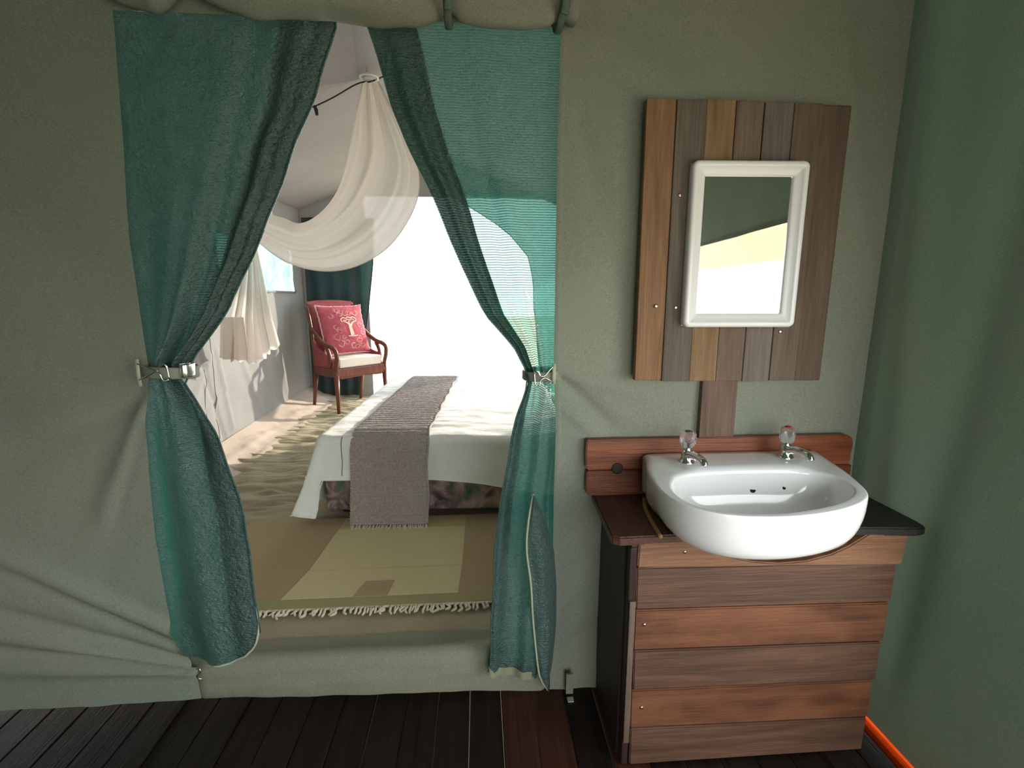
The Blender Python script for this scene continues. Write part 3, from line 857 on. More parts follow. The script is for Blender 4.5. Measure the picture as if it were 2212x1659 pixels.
po = box('mounting_post', (.708, -.026, .90), (.824, -.004, 1.30), MAT['post'], None, .003, 2, .001)
tag(po, 'short upright wooden post between the mirror board and the washstand backboard', 'post')

mi = thing('mirror', 'rectangular wall mirror in a white moulded frame', 'mirror', (.778, -.062, 1.523), math.radians(-2.5))
mw, mh = .336, .470
def frame_ring(prof, hw, hh):
    """Loft a moulding profile (inset, depth) round a rounded rectangle."""
    V, F = [], []
    n = 48
    def rr(inset):
        out = []; r = max(.004, .018 - inset); w, h = hw - inset, hh - inset
        for cx, cz, a0 in ((w - r, h - r, 0), (-w + r, h - r, 90), (-w + r, -h + r, 180), (w - r, -h + r, 270)):
            for k in range(12):
                a = math.radians(a0 + 90 * k / 11); out.append((cx + r * math.cos(a), cz + r * math.sin(a)))
        return out
    for ins, d in prof:
        for x, z in rr(ins): V.append((x, -d, z))
    for i in range(len(prof) - 1):
        for k in range(n):
            F.append((i * n + k, i * n + (k + 1) % n, (i + 1) * n + (k + 1) % n, (i + 1) * n + k))
    return V, F
V, F = frame_ring([(0, 0), (0, .020), (.002, .026), (.006, .029), (.012, .030), (.018, .027), (.020, .023), (.030, .022), (.034, .0185), (.038, .018), (.040, .0145), (.0405, .006)], mw / 2, mh / 2)
mesh('frame', V, F, MAT['white_plastic'], mi)
mesh('glass', [(-.130, -.010, -.197), (.130, -.010, -.197), (.130, -.010, .197), (-.130, -.010, .197)], [(0, 1, 2, 3)], MAT['mirror'], mi, False)
V, F = [], []
V = [(-.165, .001, -.232), (.165, .001, -.232), (.165, .001, .232), (-.165, .001, .232)]
mesh('back_panel', V, [(3, 2, 1, 0)], MAT['white_plastic'], mi, False)

# ------------------------------------------------------------------ washstand
vs = thing('washstand', 'reddish brown plank washstand with a dark counter in the corner', 'washstand', (0, 0, 0))
# backboard: two boards one above the other, with notched left ends
def wavy_board(name, x0, x1, z0, z1, y0, y1, mat, round_right=0):
    pts = [(x0 + .006, z0), (x1 - .004, z0)]
    if round_right:
        for k in range(6):
            a = PI / 2 * k / 5; pts.append((x1 - round_right + round_right * math.cos(a), z1 - round_right + round_right * math.sin(a)))
    else: pts.append((x1, z1))
    pts += [(x0, z1), (x0 - .002, (z0 + z1) / 2), (x0, z0 + .012)]
    return prism(name, pts, 1, y0, y1, mat, vs, .003)
wavy_board('backboard', .338, 1.232, .829, .930, -.034, -.004, MAT['rail'], .03)
wavy_board('backboard', .342, 1.238, .742, .826, -.033, -.004, MAT['rail_b'])
kn = lathe('knot', [(.0002, 0), (.008, .001), (.012, .0002), (.016, .001), (.019, 0)], MAT['van_dark'], vs, 18, (.440, -.0345, .834)); kn.rotation_euler = (PI / 2, 0, 0)
# counter boards left and right of the basin
prism('counter_board', [(.366, -.006), (.356, -.20), (.352, -.300), (.372, -.312), (.58, -.306), (.60, -.24), (.58, -.10), (.56, -.006)], 2, .716, .742, MAT['van_counter'], vs, .004)
prism('counter_board', [(.985, -.006), (1.01, -.15), (1.04, -.24), (1.00, -.275), (1.02, -.30), (1.215, -.318), (1.246, -.312), (1.252, -.28), (1.25, -.006)], 2, .718, .743, MAT['van_counter_shaded'], vs, .004)
# front planks; the top one is cut to an arc for the basin
ARC = [(.53, .733), (.57, .720), (.62, .697), (.68, .673), (.75, .654), (.83, .645), (.91, .649), (.98, .666), (1.03, .689), (1.07, .715), (1.09, .728)]
def front(name, outline, mat, dy=0.0):
    o = prism(name, outline, 1, -.302 + dy, -.278 + dy, mat, vs, .0035)
    return o
front('front_plank', [(.426, .648), (1.196, .626), (1.205, .728)] + ARC[::-1] + [(.428, .742)], MAT['van_top'], -.004)
ZB = [.645, .516, .388, .259, .130, .004]
for k in range(5):
    j = lambda: random.uniform(-.002, .002)
    xr = 1.186 - .006 * k
    dz = -.012
    front('front_plank', [(.428 + .001 * k + j(), ZB[k + 1] + .0015), (xr, ZB[k + 1] + .0015 + (dz if k < 4 else 0)), (xr + j(), ZB[k] - .0015 + dz), (.428 + j(), ZB[k] - .0015)], MAT['van_a' if k in (1, 3) else 'van_b'], random.uniform(-.002, .002))
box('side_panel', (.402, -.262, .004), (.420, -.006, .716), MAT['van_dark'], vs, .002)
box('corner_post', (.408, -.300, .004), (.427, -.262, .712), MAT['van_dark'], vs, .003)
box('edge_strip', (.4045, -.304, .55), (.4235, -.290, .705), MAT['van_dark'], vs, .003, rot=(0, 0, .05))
box('edge_strip', (.409, -.307, .085), (.426, -.301, .545), MAT['van_strip'], vs, .002)
box('side_panel', (1.165, -.276, .004), (1.185, -.006, .716), MAT['van_dark'], vs, .002)
for x, z in ((.452, .728), (.556, .690), (.455, .47), (.46, .20)):
    s = lathe('screw', [(.0002, -.002), (.005, -.002), (.0045, .001), (.0002, .0012)], MAT['screw'], vs, 12, (x, -.3068 if z > .6 else -.3035, z)); s.rotation_euler = (PI / 2, 0, 0)

# ------------------------------------------------------------------ basin
OUT = [(.520, -.066), (.492, -.16), (.472, -.28), (.472, -.35), (.488, -.408), (.525, -.452), (.58, -.482), (.66, -.496), (.75, -.494), (.84, -.476), (.915, -.447), (.970, -.412), (1.004, -.372), (1.030, -.310), (1.062, -.215), (1.088, -.09), (1.093, -.050), (1.080, -.039), (.80, -.038), (.54, -.040)]
INN = [(.545, -.236), (.513, -.295), (.503, -.350), (.514, -.403), (.545, -.445), (.605, -.468), (.70, -.477), (.805, -.457), (.895, -.424), (.955, -.384), (.990, -.340), (1.000, -.290), (.985, -.242), (.940, -.208), (.83, -.196), (.71, -.196), (.62, -.205), (.575, -.217)]
CX, CY = .76, -.33
NA = 160
def polar(pts, k):
    q = smoothpath(pts + [pts[0]], k); q = np.array(q[:-1])
    ang = np.arctan2(q[:, 1] - CY, q[:, 0] - CX); r = np.hypot(q[:, 0] - CX, q[:, 1] - CY)
    o = np.argsort(ang); ang, r = ang[o], r[o]
    ang = np.concatenate([ang - 2 * PI, ang, ang + 2 * PI]); r = np.concatenate([r, r, r])
    th = np.linspace(-PI, PI, NA, endpoint=False)
    return th, np.interp(th, ang, r)
th, ro = polar(OUT, 8); _, ri = polar(INN, 8)
rings = []
def ring(rad, z, back=True):
    if back is not True:      # the sides stay upright near the wall
        k = np.clip((CY + ro * np.sin(th) + .30) / .22, 0, 1); k = k * k * (3 - 2 * k)
        rad = rad + (ro - rad) * k * back
    x = CX + rad * np.cos(th); y = CY + rad * np.sin(th)
    rings.append(np.stack([x, np.minimum(y, -.037), np.broadcast_to(z, x.shape)], 1))
for s, z in ((.10, .7565), (.30, .758), (.50, .762), (.66, .769), (.78, .779), (.87, .794), (.93, .815), (.965, .838), (.985, .857), (.996, .868), (1.0, .8735)):
    ring(ri * s, z)
deckz = .8795 + .006 * np.clip((CY + ro * np.sin(th) + .15) / .1, 0, 1)
for b, k in ((.06, .8), (.2, 1), (.5, 1), (.8, 1), (.93, 1)):
    ring(ri + (ro - ri) * b, .8735 + (deckz - .8735) * k)
ring(ro * .997, .877); ring(ro, .871)
for s, z in ((1.0, .857), (.997, .840), (.984, .818), (.962, .797), (.93, .779), (.88, .763), (.80, .752), (.68, .747), (.50, .745), (.30, .744), (.1, .744)):
    ring(ro * s, z, .9 if s > .85 else .9 * s)
P = np.array(rings)
bs = thing('basin', 'white ceramic washbasin set into the wooden washstand', 'washbasin')
sheet('bowl', P, MAT['ceramic'], bs, close=True)
def bowl_pt(x, zfrac):
    pass
# overflow holes on the back slope of the bowl, drain at the bottom
for x, z, r in ((.800, .822, .011), (.906, .826, .006)):
    a = math.atan2(-.19 - CY, x - CX)
    rr = np.interp(a, th, ri)
    px = CX + rr * .958 * math.cos(a); py = CY + rr * .958 * math.sin(a)
    o = lathe('overflow_hole', [(.0002, .002), (r * .8, .002), (r, .0005), (r * 1.05, -.004)], MAT['black'], bs, 20, (px, py, z))
    o.rotation_euler = (math.radians(66), 0, 0)
lathe('drain', [(.0002, .004), (.014, .004), (.019, .006), (.022, .003), (.023, 0)], MAT['chrome'], bs, 24, (CX, CY, .757))
# line of old sealant where the bowl meets the counter
sl = [tuple(P[-8][k % NA] * np.array([1, 1, 0]) + np.array([0, 0, .744])) for k in range(NA) if P[-8][k % NA][0] < .60 and -.33 < P[-8][k % NA][1] < -.06]
if len(sl) > 3: tube('sealant', sorted(sl, key=lambda p: p[1]), .006, MAT['silicone'], bs, 8)

# ------------------------------------------------------------------ taps
def make_tap(loc, label, cap, rz):
    t = thing('tap', label, 'tap', loc, rz, 'pillar taps on the basin')
    lathe('base', [(.024, 0), (.024, .004), (.021, .008), (.018, .012), (.0165, .022), (.0165, .034), (.013, .038), (.011, .044), (.011, .050)], MAT['chrome'], t, 32)
    sp = smoothpath([(0, -.006, .026), (0, -.032, .034), (0, -.056, .036), (0, -.076, .035), (0, -.088, .030), (0, -.093, .020)], 4)
    tube('spout', sp, [.0125] * 6 + [.0115] * 6 + [.0105] * (len(sp) - 12), MAT['chrome'], t, 16)
    V, F = [], []
    n = 48
    prof = [(.012, .048), (.019, .054), (.0225, .064), (.0235, .078), (.022, .090), (.018, .096), (.010, .098)]
    for r, z in prof:
        for k in range(n):
            w = 2 * PI * k / n
            rr = r * (1 + .16 * math.cos(4 * w))
            V.append((rr * math.cos(w), rr * math.sin(w), z))
    for i in range(len(prof) - 1):
        for k in range(n): F.append((i * n + k, i * n + (k + 1) % n, (i + 1) * n + (k + 1) % n, (i + 1) * n + k))
    F.append(tuple(range(n))[::-1]); F.append(tuple((len(prof) - 1) * n + k for k in range(n)))
    h = mesh('handle', V, F, MAT['acrylic'], t)
    lathe('cap', [(.0105, .097), (.010, .100), (.006, .1015), (.0002, .102)], MAT[cap], h, 20)
    return t
make_tap((.625, -.128, .882), 'chrome tap with clear knob nearer the doorway on the basin', 'dark_cap', .12)
make_tap((.950, -.108, .884), 'chrome tap with clear knob and red cap nearer the right wall', 'red_cap', .18)

# ------------------------------------------------------------------ bed
bed = thing('bed', 'low divan bed with a floral fabric base', 'bed', (-.205, 1.175, BZ), math.radians(-2.5))
HW = .69
b = box('base', (-HW, 0, .035), (HW, 1.96, .31), MAT['floral'], bed, .025, 3)
box('mattress', (-HW + .01, .01, .312), (HW - .01, 1.95, .475), MAT['bedspread'], bed, .04, 3)
for x in (-.60, .60):
    for y in (.09, 1.86):
        lathe('leg', [(.022, .0), (.024, .006), (.024, .03), (.03, .036)], MAT['black'], bed, 16, (x, y, 0))
TOP = .492
na, nb = 150, 190
P = np.zeros((nb, na, 3))
SIDE, FOOT = .43, .26
R = .05
for i in range(nb):
    bb = -FOOT + (1.99 + FOOT) * i / (nb - 1)
    for j in range(na):
        aa = -(HW + SIDE) + 2 * (HW + SIDE) * j / (na - 1)
        ox = max(0, abs(aa) - (HW - R * .3)); oy = max(0, -(bb - R * .3)) * (1 + .75 * float(smoothstep(0, .12, ox))); sx = 1 if aa > 0 else -1
        d = math.hypot(ox, oy)
        hem = 1.0
        if d > 0:
            ux, uy = ox / d, oy / d
            corner = 2 * min(ux, uy) * 1.2
            drop_len = min(d, .495 if corner > .05 else d)
            # round the edge, then hang
            q = R * PI / 2
            if drop_len < q:
                ang = drop_len / R; hx, hz = R * math.sin(ang), R * (1 - math.cos(ang))
            else:
                hx, hz = R + (drop_len - q) * (.10 + .16 * corner), R + (drop_len - q) * (.985 - .06 * corner)
            w = .018 * math.sin(bb * 9 + aa * 2) * min(1, hz / .2) * (1 if ux > uy else .0) + .012 * nz(aa * 5, bb * 5, 23) * min(1, hz / .1)
            foot_extra = (.10 * smoothstep(-.1, .75, aa) * min(1, oy / FOOT)) if uy > .7 else 0
            x = sx * (min(abs(aa), HW - R * .3) + (hx + w) * ux) if ox > 0 else aa + .004 * nz(aa * 3, bb * 9, 2)
            y = max(bb, R * .3) - (hx + w + .01) * uy
            z = TOP - hz - foot_extra
            z = max(z, .012 + .006 * nz(aa * 8, bb * 8, 3))
        else:
            x, y, z = aa, bb, TOP
        top = 1 - min(1, d / .05)
        z += top * (.006 * nz(aa * 4, bb * 11, 13) + .004 * nz(aa * 9, bb * 16, 14) + .012 * nz(aa * 1.5, bb * 1.5, 11)) - (.006 * abs(nz(aa * 2, bb * 10, 19))) * top
        P[i, j] = (x, y, z)
bsp = thing('bedspread', 'crumpled white bedspread draped over the bed, corner trailing to the floor', 'bedspread', (-.205, 1.175, BZ), math.radians(-2.5))
sheet('cloth', P, MAT['bedspread'], bsp)
ed = [P[i, 0] for i in range(0, nb, 3)]
tube('hem', [P[0, j] for j in range(0, na, 3)], .0035, MAT['bedspread'], bsp, 6)
ST = [(.0, 0)]
jj = int(na * (SIDE + .135) / (2 * (HW + SIDE)))
tube('seam', [P[i, jj] + np.array([0, -.0015, .001]) for i in range(2, int(nb * FOOT / (2 + FOOT)) + 1)], .0018, MAT['cord'], bsp, 6)

# knitted runner with ribs
run = thing('bed_runner', 'long ribbed taupe knit runner hanging over the foot of the bed', 'bed runner', (-.205, 1.175, BZ), math.radians(-2.5))
path = []
s = 0.0
prof = [(1.90, TOP + .016), (.06, TOP + .018)]
pts = [(1.93, TOP + .017), (1.2, TOP + .018), (.6, TOP + .018), (.12, TOP + .018), (.04, TOP + .014), (-.012, TOP - .003), (-.050, TOP - .035), (-.072, TOP - .08), (-.088, TOP - .16), (-.104, TOP - .26), (-.120, TOP - .36), (-.134, TOP - .44), (-.142, .020)]
cp = np.array(smoothpath(pts, 60))
seg = np.concatenate([[0], np.cumsum(np.hypot(*np.diff(cp, axis=0).T))])
NR, NC = 1050, 26
ss = np.linspace(0, seg[-1], NR)
py = np.interp(ss, seg, cp[:, 0]); pz = np.interp(ss, seg, cp[:, 1])
ty, tz = np.gradient(py), np.gradient(pz); tl_ = np.hypot(ty, tz); ny, nzz = -tz / tl_, ty / tl_
flip = np.sign(nzz + 1e-9); 
ny, nzz = np.where(nzz < -1e-3, -ny, ny), np.where(nzz < -1e-3, -nzz, nzz)
ny = -abs(ny)
P = np.zeros((NR, NC, 3))
RIB = .0175
for i in range(NR):
    ph = ss[i] / RIB
    rib = abs(math.sin(PI * ph)) ** .7 * .0085 * (1.0 if int(ph) % 3 else .65)
    for j in range(NC):
        u = j / (NC - 1)
        x = -.51 + .425 * u + .006 * nz(ss[i] * 3, u, 4) + (.003 * (1 if u > .5 else -1) * math.cos(2 * PI * ph) if j in (0, NC - 1) else 0) + .012 * (py[i] / 1.9) * 0
        k = rib * (.85 + .3 * nz(u * 30, ss[i] * 40, 2)) - (.004 if j in (0, NC - 1) else 0)
        P[i, j] = (x, py[i] + ny[i] * k, pz[i] + nzz[i] * k + (.004 * nz(u * 3, ss[i] * 4, 8) if py[i] > .1 else 0))
sheet('knit', P, MAT['knit'], run)
tube('edge_cord', [P[i, -1] + np.array([.002, 0, .002]) for i in range(0, NR, 8)], .006, MAT['knit'], run, 6)
V, F = [], []
for k in range(46):
    x = -.51 + .425 * (k + .5) / 46
    l = random.uniform(.030, .05)
    p0 = Vector((x, -.140, .022)); p1 = p0 + Vector((random.uniform(-.008, .008), -.015, -.013)); p2 = p1 + Vector((random.uniform(-.02, .02), -l * .6, -.002))
    v, f = tubegeo([p0, p1, p2], [.004, .005, .0035], 5, len(V)); V += v; F += f
fr = mesh('fringe', V, F, MAT['knit_fringe'], run); fr['kind'] = 'stuff'

# ------------------------------------------------------------------ rug
rug = thing('rug', 'flat woven rug in straw and brown blocks with a cream fringe, at the bed foot', 'rug', (0, 0, BZ))
YF, YN = .335, 1.18
box('rug_field', (-1.30, YF, -.004), (.62, 1.165, .008), MAT['rug_brown'], rug, .003)
prism('rug_block', [(-.842, .402), (-.104, .402), (-.092, .62), (-.80, .62)], 2, .0070, .0100, MAT['rug_light'], rug, .001)
prism('rug_block', [(-.798, .622), (-.092, .622), (-.088, 1.02), (-.775, 1.02)], 2, .0070, .0098, MAT['rug_light'], rug, .001)
prism('rug_block', [(-.773, 1.022), (-.088, 1.022), (-.087, 1.16), (-.767, 1.16)], 2, .0070, .0096, MAT['rug_mid'], rug, .001)
prism('rug_block', [(-.545, .402), (-.402, .402), (-.388, .515), (-.515, .515)], 2, .0098, .0118, MAT['rug_brown'], rug, .001)
prism('rug_block', [(-1.29, .340), (.61, .340), (.61, .398), (-1.29, .398)], 2, .0070, .0100, MAT['rug_olive'], rug, .001)
tube('binding', [(-1.29 + 1.9 * t, YF + .002, .004) for t in np.linspace(0, 1, 20)], .005, MAT['cotton'], rug, 6)
x = -1.02
while x < .26:
    l = random.uniform(.028, .05)
    lean = random.uniform(-.022, .016)
    pth = smoothpath([(x, YF, .006), (x + lean * .3, YF - l * .35, .006), (x + lean * .2 + random.uniform(-.006, .006), YF - l * .7, .003), (x + lean, YF - l, .002)], 3)
    n = len(pth)
    tube('tassel', pth, [.003 + .0045 * math.sin(PI * (.15 + .75 * i / (n - 1))) for i in range(n)], MAT['cotton'], rug, 6, .8)
    if random.random() < .45:
        tube('tassel', [(x + .004, YF - .004, .008), (x + .012, YF - l * .4, .010), (x + .004 - lean, YF - l * .8, .004)], [.003, .005, .003], MAT['cotton'], rug, 6)
    x += random.uniform(.015, .027)

# ------------------------------------------------------------------ armchair
FH = BZ - .004
ch = thing('armchair', 'dark red wooden armchair with curved arms in the far left corner', 'armchair', (-1.485, 4.155, FH), math.radians(47))
CW = .30
def taper(name, p0, p1, r0, r1, parent=ch, mat=None, n=10):
    return tube(name, [p0, tuple((a * .5 + b * .5) for a, b in zip(p0, p1)), p1], [r0, (r0 + r1) / 2, r1], mat or MAT['chairwood'], parent, n)
for sx in (-1, 1):
    taper('leg', (sx * (CW + .01), -.225, .42), (sx * (CW + .015), -.235, 0), .030, .017)
    taper('leg', (sx * CW, .205, .42), (sx * (CW + .01), .285, 0), .028, .017)
    # back post
    tube('back_post', smoothpath([(sx * CW, .205, .40), (sx * CW, .225, .70), (sx * (CW - .005), .27, .95), (sx * (CW - .01), .335, 1.17)], 4), .020, MAT['chairwood'], ch, 8)
    arm = smoothpath([(sx * CW, .245, .90), (sx * (CW + .01), .17, .875), (sx * (CW + .02), .05, .80), (sx * (CW + .025), -.08, .745), (sx * (CW + .025), -.19, .725), (sx * (CW + .022), -.255, .685), (sx * (CW + .015), -.262, .61), (sx * (CW + .01), -.235, .52), (sx * (CW + .01), -.225, .45)], 5)
    tube('arm', arm, .026, MAT['chairwood'], ch, 10, .8)
    # solid side with a carved splat under the arm
    prism('side_panel', [(-.20, .41), (.20, .41), (.215, .60), (.235, .80), (.12, .70), (-.02, .64), (-.12, .62), (-.20, .50)], 0, sx * CW - .010, sx * CW + .010, MAT['red'], ch, .003)
    tube('splat', smoothpath([(sx * (CW + .012), -.12, .50), (sx * (CW + .018), -.14, .58), (sx * (CW + .022), -.12, .66), (sx * (CW + .022), -.07, .73)], 4), .022, MAT['chairwood'], ch, 8)
box('seat_rail', (-CW - .03, -.245, .395), (CW + .03, -.205, .49), MAT['chairwood'], ch, .008, 3)
prism('apron', [(-CW - .02, .40), (-CW + .05, .375), (0, .385), (CW - .05, .375), (CW + .02, .40), (CW + .02, .41), (-CW - .02, .41)], 1, -.24, -.215, MAT['chairwood'], ch, .003)
for sx in (-1, 1):
    box('seat_rail', (sx * CW - .02, -.21, .395), (sx * CW + .02, .22, .49), MAT['chairwood'], ch, .008, 3)
box('seat_rail', (-CW, .195, .40), (CW, .225, .48), MAT['chairwood'], ch, .006, 2)
# padded backrest
def pad(n, m, w, h, t, sag=0.0, p=3.0):
    P = np.zeros((2, n, m, 3))
    for i in range(n):
        v = -1 + 2 * i / (n - 1)
        for j in range(m):
            u = -1 + 2 * j / (m - 1)
            q = max(0, (1 - abs(u) ** p)) ** .5 * max(0, (1 - abs(v) ** p)) ** .5
            for s in (0, 1):
                P[s, i, j] = (u * w / 2, (-1 if s == 0 else 1) * t / 2 * q, v * h / 2)
    return P
def pad_mesh(name, P, mat, parent):
    n, m = P.shape[1:3]
    V = list(P[0].reshape(-1, 3)) + list(P[1].reshape(-1, 3))
    F = gridfaces(n, m, 0) + [f[::-1] for f in gridfaces(n, m, n * m)]
    return mesh(name, V, F, mat, parent)
P = pad(16, 16, 2 * CW - .03, .72, .07, p=6)
o = pad_mesh('backrest', P, MAT['red'], ch); o.location = (0, .262, .855); o.rotation_euler = (math.radians(-13), 0, 0)
tube('top_rail', smoothpath([(-CW + .005, .335, 1.17), (-.15, .345, 1.195), (.15, .345, 1.195), (CW - .005, .335, 1.17)], 5), .022, MAT['red'], ch, 8)

# seat cushion: boxed, lies on the chair
sc_ = box('seat_cushion', (-.272, -.235, -.05), (.272, .215, .055), MAT['seat'], None, .022, 3)
tag(sc_, 'cream boxed seat cushion on the red armchair', 'cushion')
rotz = Matrix.Rotation(math.radians(47), 4, 'Z')
base = Matrix.Translation((-1.485, 4.155, FH)) @ rotz
sc_.matrix_world = base @ Matrix.Translation((0, -.01, .545))

# throw cushion with an acacia print
cu = thing('throw_cushion', 'red throw cushion printed with a cream tree, leaning on the armchair back', 'cushion')
CWD, CHT, CT = .58, .58, .17
def cush(u, v, s=-1):
    q = (max(0, 1 - abs(u) ** 2.2) * max(0, 1 - abs(v) ** 2.2)) ** .55
    pin = 1 - .07 * (1 - (abs(u) ** 4)) * abs(v) ** 3
    pin2 = 1 - .07 * (1 - (abs(v) ** 4)) * abs(u) ** 3
    return Vector((u * CWD / 2 * pin2, s * (CT / 2 * q + .004 * nz(u * 3, v * 3, 5) * q), v * CHT / 2 * pin))
n = 34
V = []; 
for s in (-1, 1):
    for i in range(n):
        for j in range(n): V.append(cush(-1 + 2 * j / (n - 1), -1 + 2 * i / (n - 1), s))
F = gridfaces(n, n, 0) + [f[::-1] for f in gridfaces(n, n, n * n)]
mesh('cover', V, F, MAT['red_cushion'], cu)
rim = []
for a in np.linspace(-1, 1, 30)[:-1]: rim.append(cush(a, 1))
for a in np.linspace(1, -1, 30)[:-1]: rim.append(cush(1, a))
for a in np.linspace(1, -1, 30)[:-1]: rim.append(cush(a, -1))
for a in np.linspace(-1, 1, 30): rim.append(cush(-1, a))
rim = [p + Vector((0, .004 * math.sin(i * 1.9), .003 * math.sin(i * 2.7))) for i, p in enumerate(rim)]
tube('piping', rim, .008, MAT['piping'], cu, 6)
def ribbon(name, lines, mat):
    V, F = [], []
    for pts, w in lines:
        q = smoothpath(pts, 4) if len(pts) > 2 else [np.array(p, float) for p in pts]
        b0 = len(V)
        for i, p in enumerate(q):
            t = q[min(i + 1, len(q) - 1)] - q[max(i - 1, 0)]
            L = math.hypot(*t) or 1; nrm = np.array([-t[1], t[0]]) / L
            ww = w if not hasattr(w, '__len__') else w[0] + (w[1] - w[0]) * i / (len(q) - 1)
            for sgn in (-1, 1):
                uv = p + nrm * sgn * ww / 2
                V.append(cush(float(np.clip(uv[0], -.97, .97)), float(np.clip(uv[1], -.97, .97))) + Vector((0, -.003, 0)))
        for i in range(len(q) - 1):
            F.append((b0 + 2 * i, b0 + 2 * i + 1, b0 + 2 * i + 3, b0 + 2 * i + 2))
    o = mesh(name, V, F, mat, cu); return o
tree = [([(.18, -.30), (.16, -.12), (.14, .02), (.16, .12)], (.17, .12)), ([(.15, .08), (.05, .20), (-.12, .28)], (.09, .03)), ([(.17, .08), (.28, .20), (.42, .27)], (.09, .03)), ([(.15, .1), (.12, .2), (.14, .3)], (.06, .03)),
        ([(-.16, .24), (-.20, .34), (-.08, .42), (.02, .38), (.12, .44), (.24, .40), (.36, .44), (.48, .36), (.46, .27), (.36, .26)], .04), ([(-.10, .32), (.0, .30), (.08, .34), (.2, .32), (.3, .35), (.4, .32)], .03),
        ([(-.02, -.32), (.1, -.33), (.25, -.33), (.42, -.31)], .035)]
ribbon('tree_print', tree, MAT['print'])
sq = []
for cxx, cyy in ((-.45, .05), (-.35, -.1), (-.2, .55), (.25, .62), (.5, .62), (.62, .1), (.68, -.2), (-.1, -.55), (.2, -.72), (.5, -.5), (-.35, -.6), (-.55, .5), (.35, -.75), (-.25, .75), (-.2, -.35), (.05, .6), (-.5, -.35), (.6, -.7)):
    for r_ in range(2):
        a0 = random.uniform(0, 6); rr = random.uniform(.07, .15)
        sq.append(([(cxx + rr * math.cos(a0 + k * .9) * random.uniform(.5, 1.3), cyy + rr * math.sin(a0 + k * .9) * random.uniform(.5, 1.3)) for k in range(6)], random.uniform(.016, .03)))
ribbon('vine_print', sq, MAT['print_faint'])['kind'] = 'stuff'
cu.matrix_world = base @ Matrix.Translation((0.0, .085, .885)) @ Matrix.Rotation(math.radians(-17), 4, 'X')

# ------------------------------------------------------------------ mosquito net: ring, cord, swag and tied tail
UPn = [(-.775, 2.2, 2.822), (-.83, 2.2, 2.636), (-.871, 2.2, 2.457), (-.948, 2.22, 2.217), (-1.047, 2.25, 2.059), (-1.184, 2.3, 1.951), (-1.32, 2.35, 1.911), (-1.452, 2.4, 1.957), (-1.602, 2.45, 1.99), (-1.74, 2.5, 1.96)]
LOn = [(-.665, 2.2, 2.823), (-.575, 2.2, 2.642), (-.478, 2.2, 2.435), (-.405, 2.18, 2.216), (-.445, 2.15, 1.992), (-.609, 2.1, 1.739), (-.841, 2.1, 1.595), (-1.099, 2.15, 1.555), (-1.389, 2.25, 1.621), (-1.652, 2.4, 1.789), (-1.76, 2.5, 1.90)]
nt = thing('mosquito_net', 'cream mosquito net hung from a ring and swept aside over the bed', 'mosquito net')
def resamp(p, n):
    q = np.array(smoothpath(p, 20)); s = np.concatenate([[0], np.cumsum(np.linalg.norm(np.diff(q, axis=0), axis=1))]); s /= s[-1]
    t = np.linspace(0, 1, n); return np.stack([np.interp(t, s, q[:, k]) for k in range(3)], 1)
NT, NS = 140, 90
U, L_ = resamp(UPn, NT), resamp(LOn, NT)
P = np.zeros((NT, NS, 3))
for i in range(NT):
    t = i / (NT - 1)
    w = np.linalg.norm(U[i] - L_[i])
    for j in range(NS):
        s = j / (NS - 1)
        p = U[i] * (1 - s) + L_[i] * s
        amp = .028 * math.sin(PI * min(1, t * 1.4 + .08)) + .010
        f = amp * (.8 * math.sin(2 * PI * 2.6 * s + 1.2 * math.sin(t * 3) + .5) + .28 * math.sin(2 * PI * 6 * s + 2 * t) + .07 * math.sin(2 * PI * 13 * s - 2 * t))
        belly = -.16 * math.sin(PI * t) * math.sin(PI * s) ** .8
        edge_ = min(1, min(s, 1 - s) / .06)
        P[i, j] = (p[0], p[1] + belly + f * (.3 + .7 * edge_), p[2] + .3 * f * edge_)
sheet('swag', P, MAT['net_white'], nt)
tube('swag_hem', [P[i, -1] for i in range(0, NT, 2)], .003, MAT['net_white'], nt, 6)
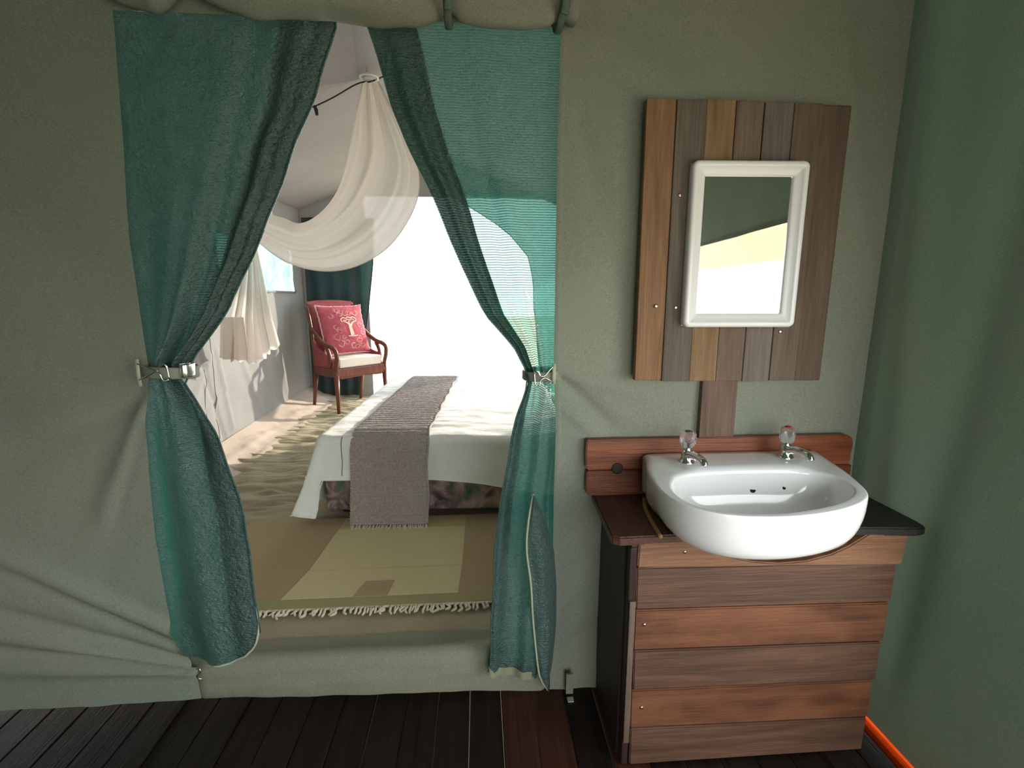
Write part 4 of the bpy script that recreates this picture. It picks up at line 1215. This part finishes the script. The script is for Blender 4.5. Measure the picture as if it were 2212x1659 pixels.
# tail falling from the gather behind the green curtain
P = np.zeros((60, 100, 3))
for i in range(60):
    t = i / 59
    for j in range(100):
        u = j / 99
        zb = float(np.interp(u, [0, .1, .2, .35, .45, .55, .62, .72, .8, .9, 1], [.91, .89, .875, .86, .87, .845, .86, .90, .93, .96, 1.0])) + .012 * math.sin(u * 60)
        z = 1.92 + (zb - 1.92) * t
        xl = float(np.interp(z, [.85, .907, 1.235, 1.52, 1.80, 1.92], [-2.045, -2.036, -1.956, -1.859, -1.765, -1.76])); xr = float(np.interp(z, [.9, .996, 1.198, 1.45, 1.73, 1.92], [-1.585, -1.600, -1.642, -1.672, -1.705, -1.735]))
        a = .012 + .030 * t
        P[i, j] = (xl + (xr - xl) * u + .010 * math.sin(u * 40) * t, 2.5 + a * (math.sin(2 * PI * 3.3 * u + .7) + .5 * math.sin(2 * PI * 7.4 * u + 2 * t)), z)
sheet('tail', P, MAT['net_white'], nt)
# second, shorter layer of the tail on its left
P = np.zeros((30, 50, 3))
for i in range(30):
    t = i / 29
    for j in range(50):
        u = j / 49
        z = 1.22 + (.90 - .02 * u - 1.22) * t
        P[i, j] = (-1.99 + .17 * u - .05 * t * (1 - u), 2.43 + .02 * math.sin(2 * PI * 2.2 * u + 1) * (.4 + t), z)
sheet('tail_layer', P, MAT['net_white'], nt)
# ring and the cord it hangs from
V = []; n = 40
rp = [(-.72 + .058 * math.cos(2 * PI * k / n), 2.16 + .058 * math.sin(2 * PI * k / n), 2.835) for k in range(n + 1)]
tube('ring', rp, .008, MAT['white_plastic'], nt, 8)
for k in range(3):
    a = 2 * PI * k / 3 + .4
    tube('ring_cord', [(-.72 + .056 * math.cos(a), 2.16 + .056 * math.sin(a), 2.84), (-.722, 2.165, 2.96)], .0025, MAT['net_white'], nt, 5)
tube('hanging_cord', [(-.722, 2.165, 2.94), (-.724, 2.168, 3.06), (-.726, 2.17, 3.2)], .006, MAT['net_white'], nt, 6)

rope = thing('ridge_cord', 'thin dark cord with a toggle along the roof crease beside the net ring', 'cord')
tube('rope', smoothpath([(-1.80, 1.98, 2.29), (-1.088, 2.15, 2.642), (-.814, 2.2, 2.806), (-.70, 2.2, 2.83), (-.50, 2.2, 2.92)], 6), .005, MAT['cord'], rope, 6)
tube('toggle', [(-1.088, 2.145, 2.645), (-1.078, 2.145, 2.615), (-1.074, 2.143, 2.585)], [.010, .013, .010], MAT['cord'], rope, 8)
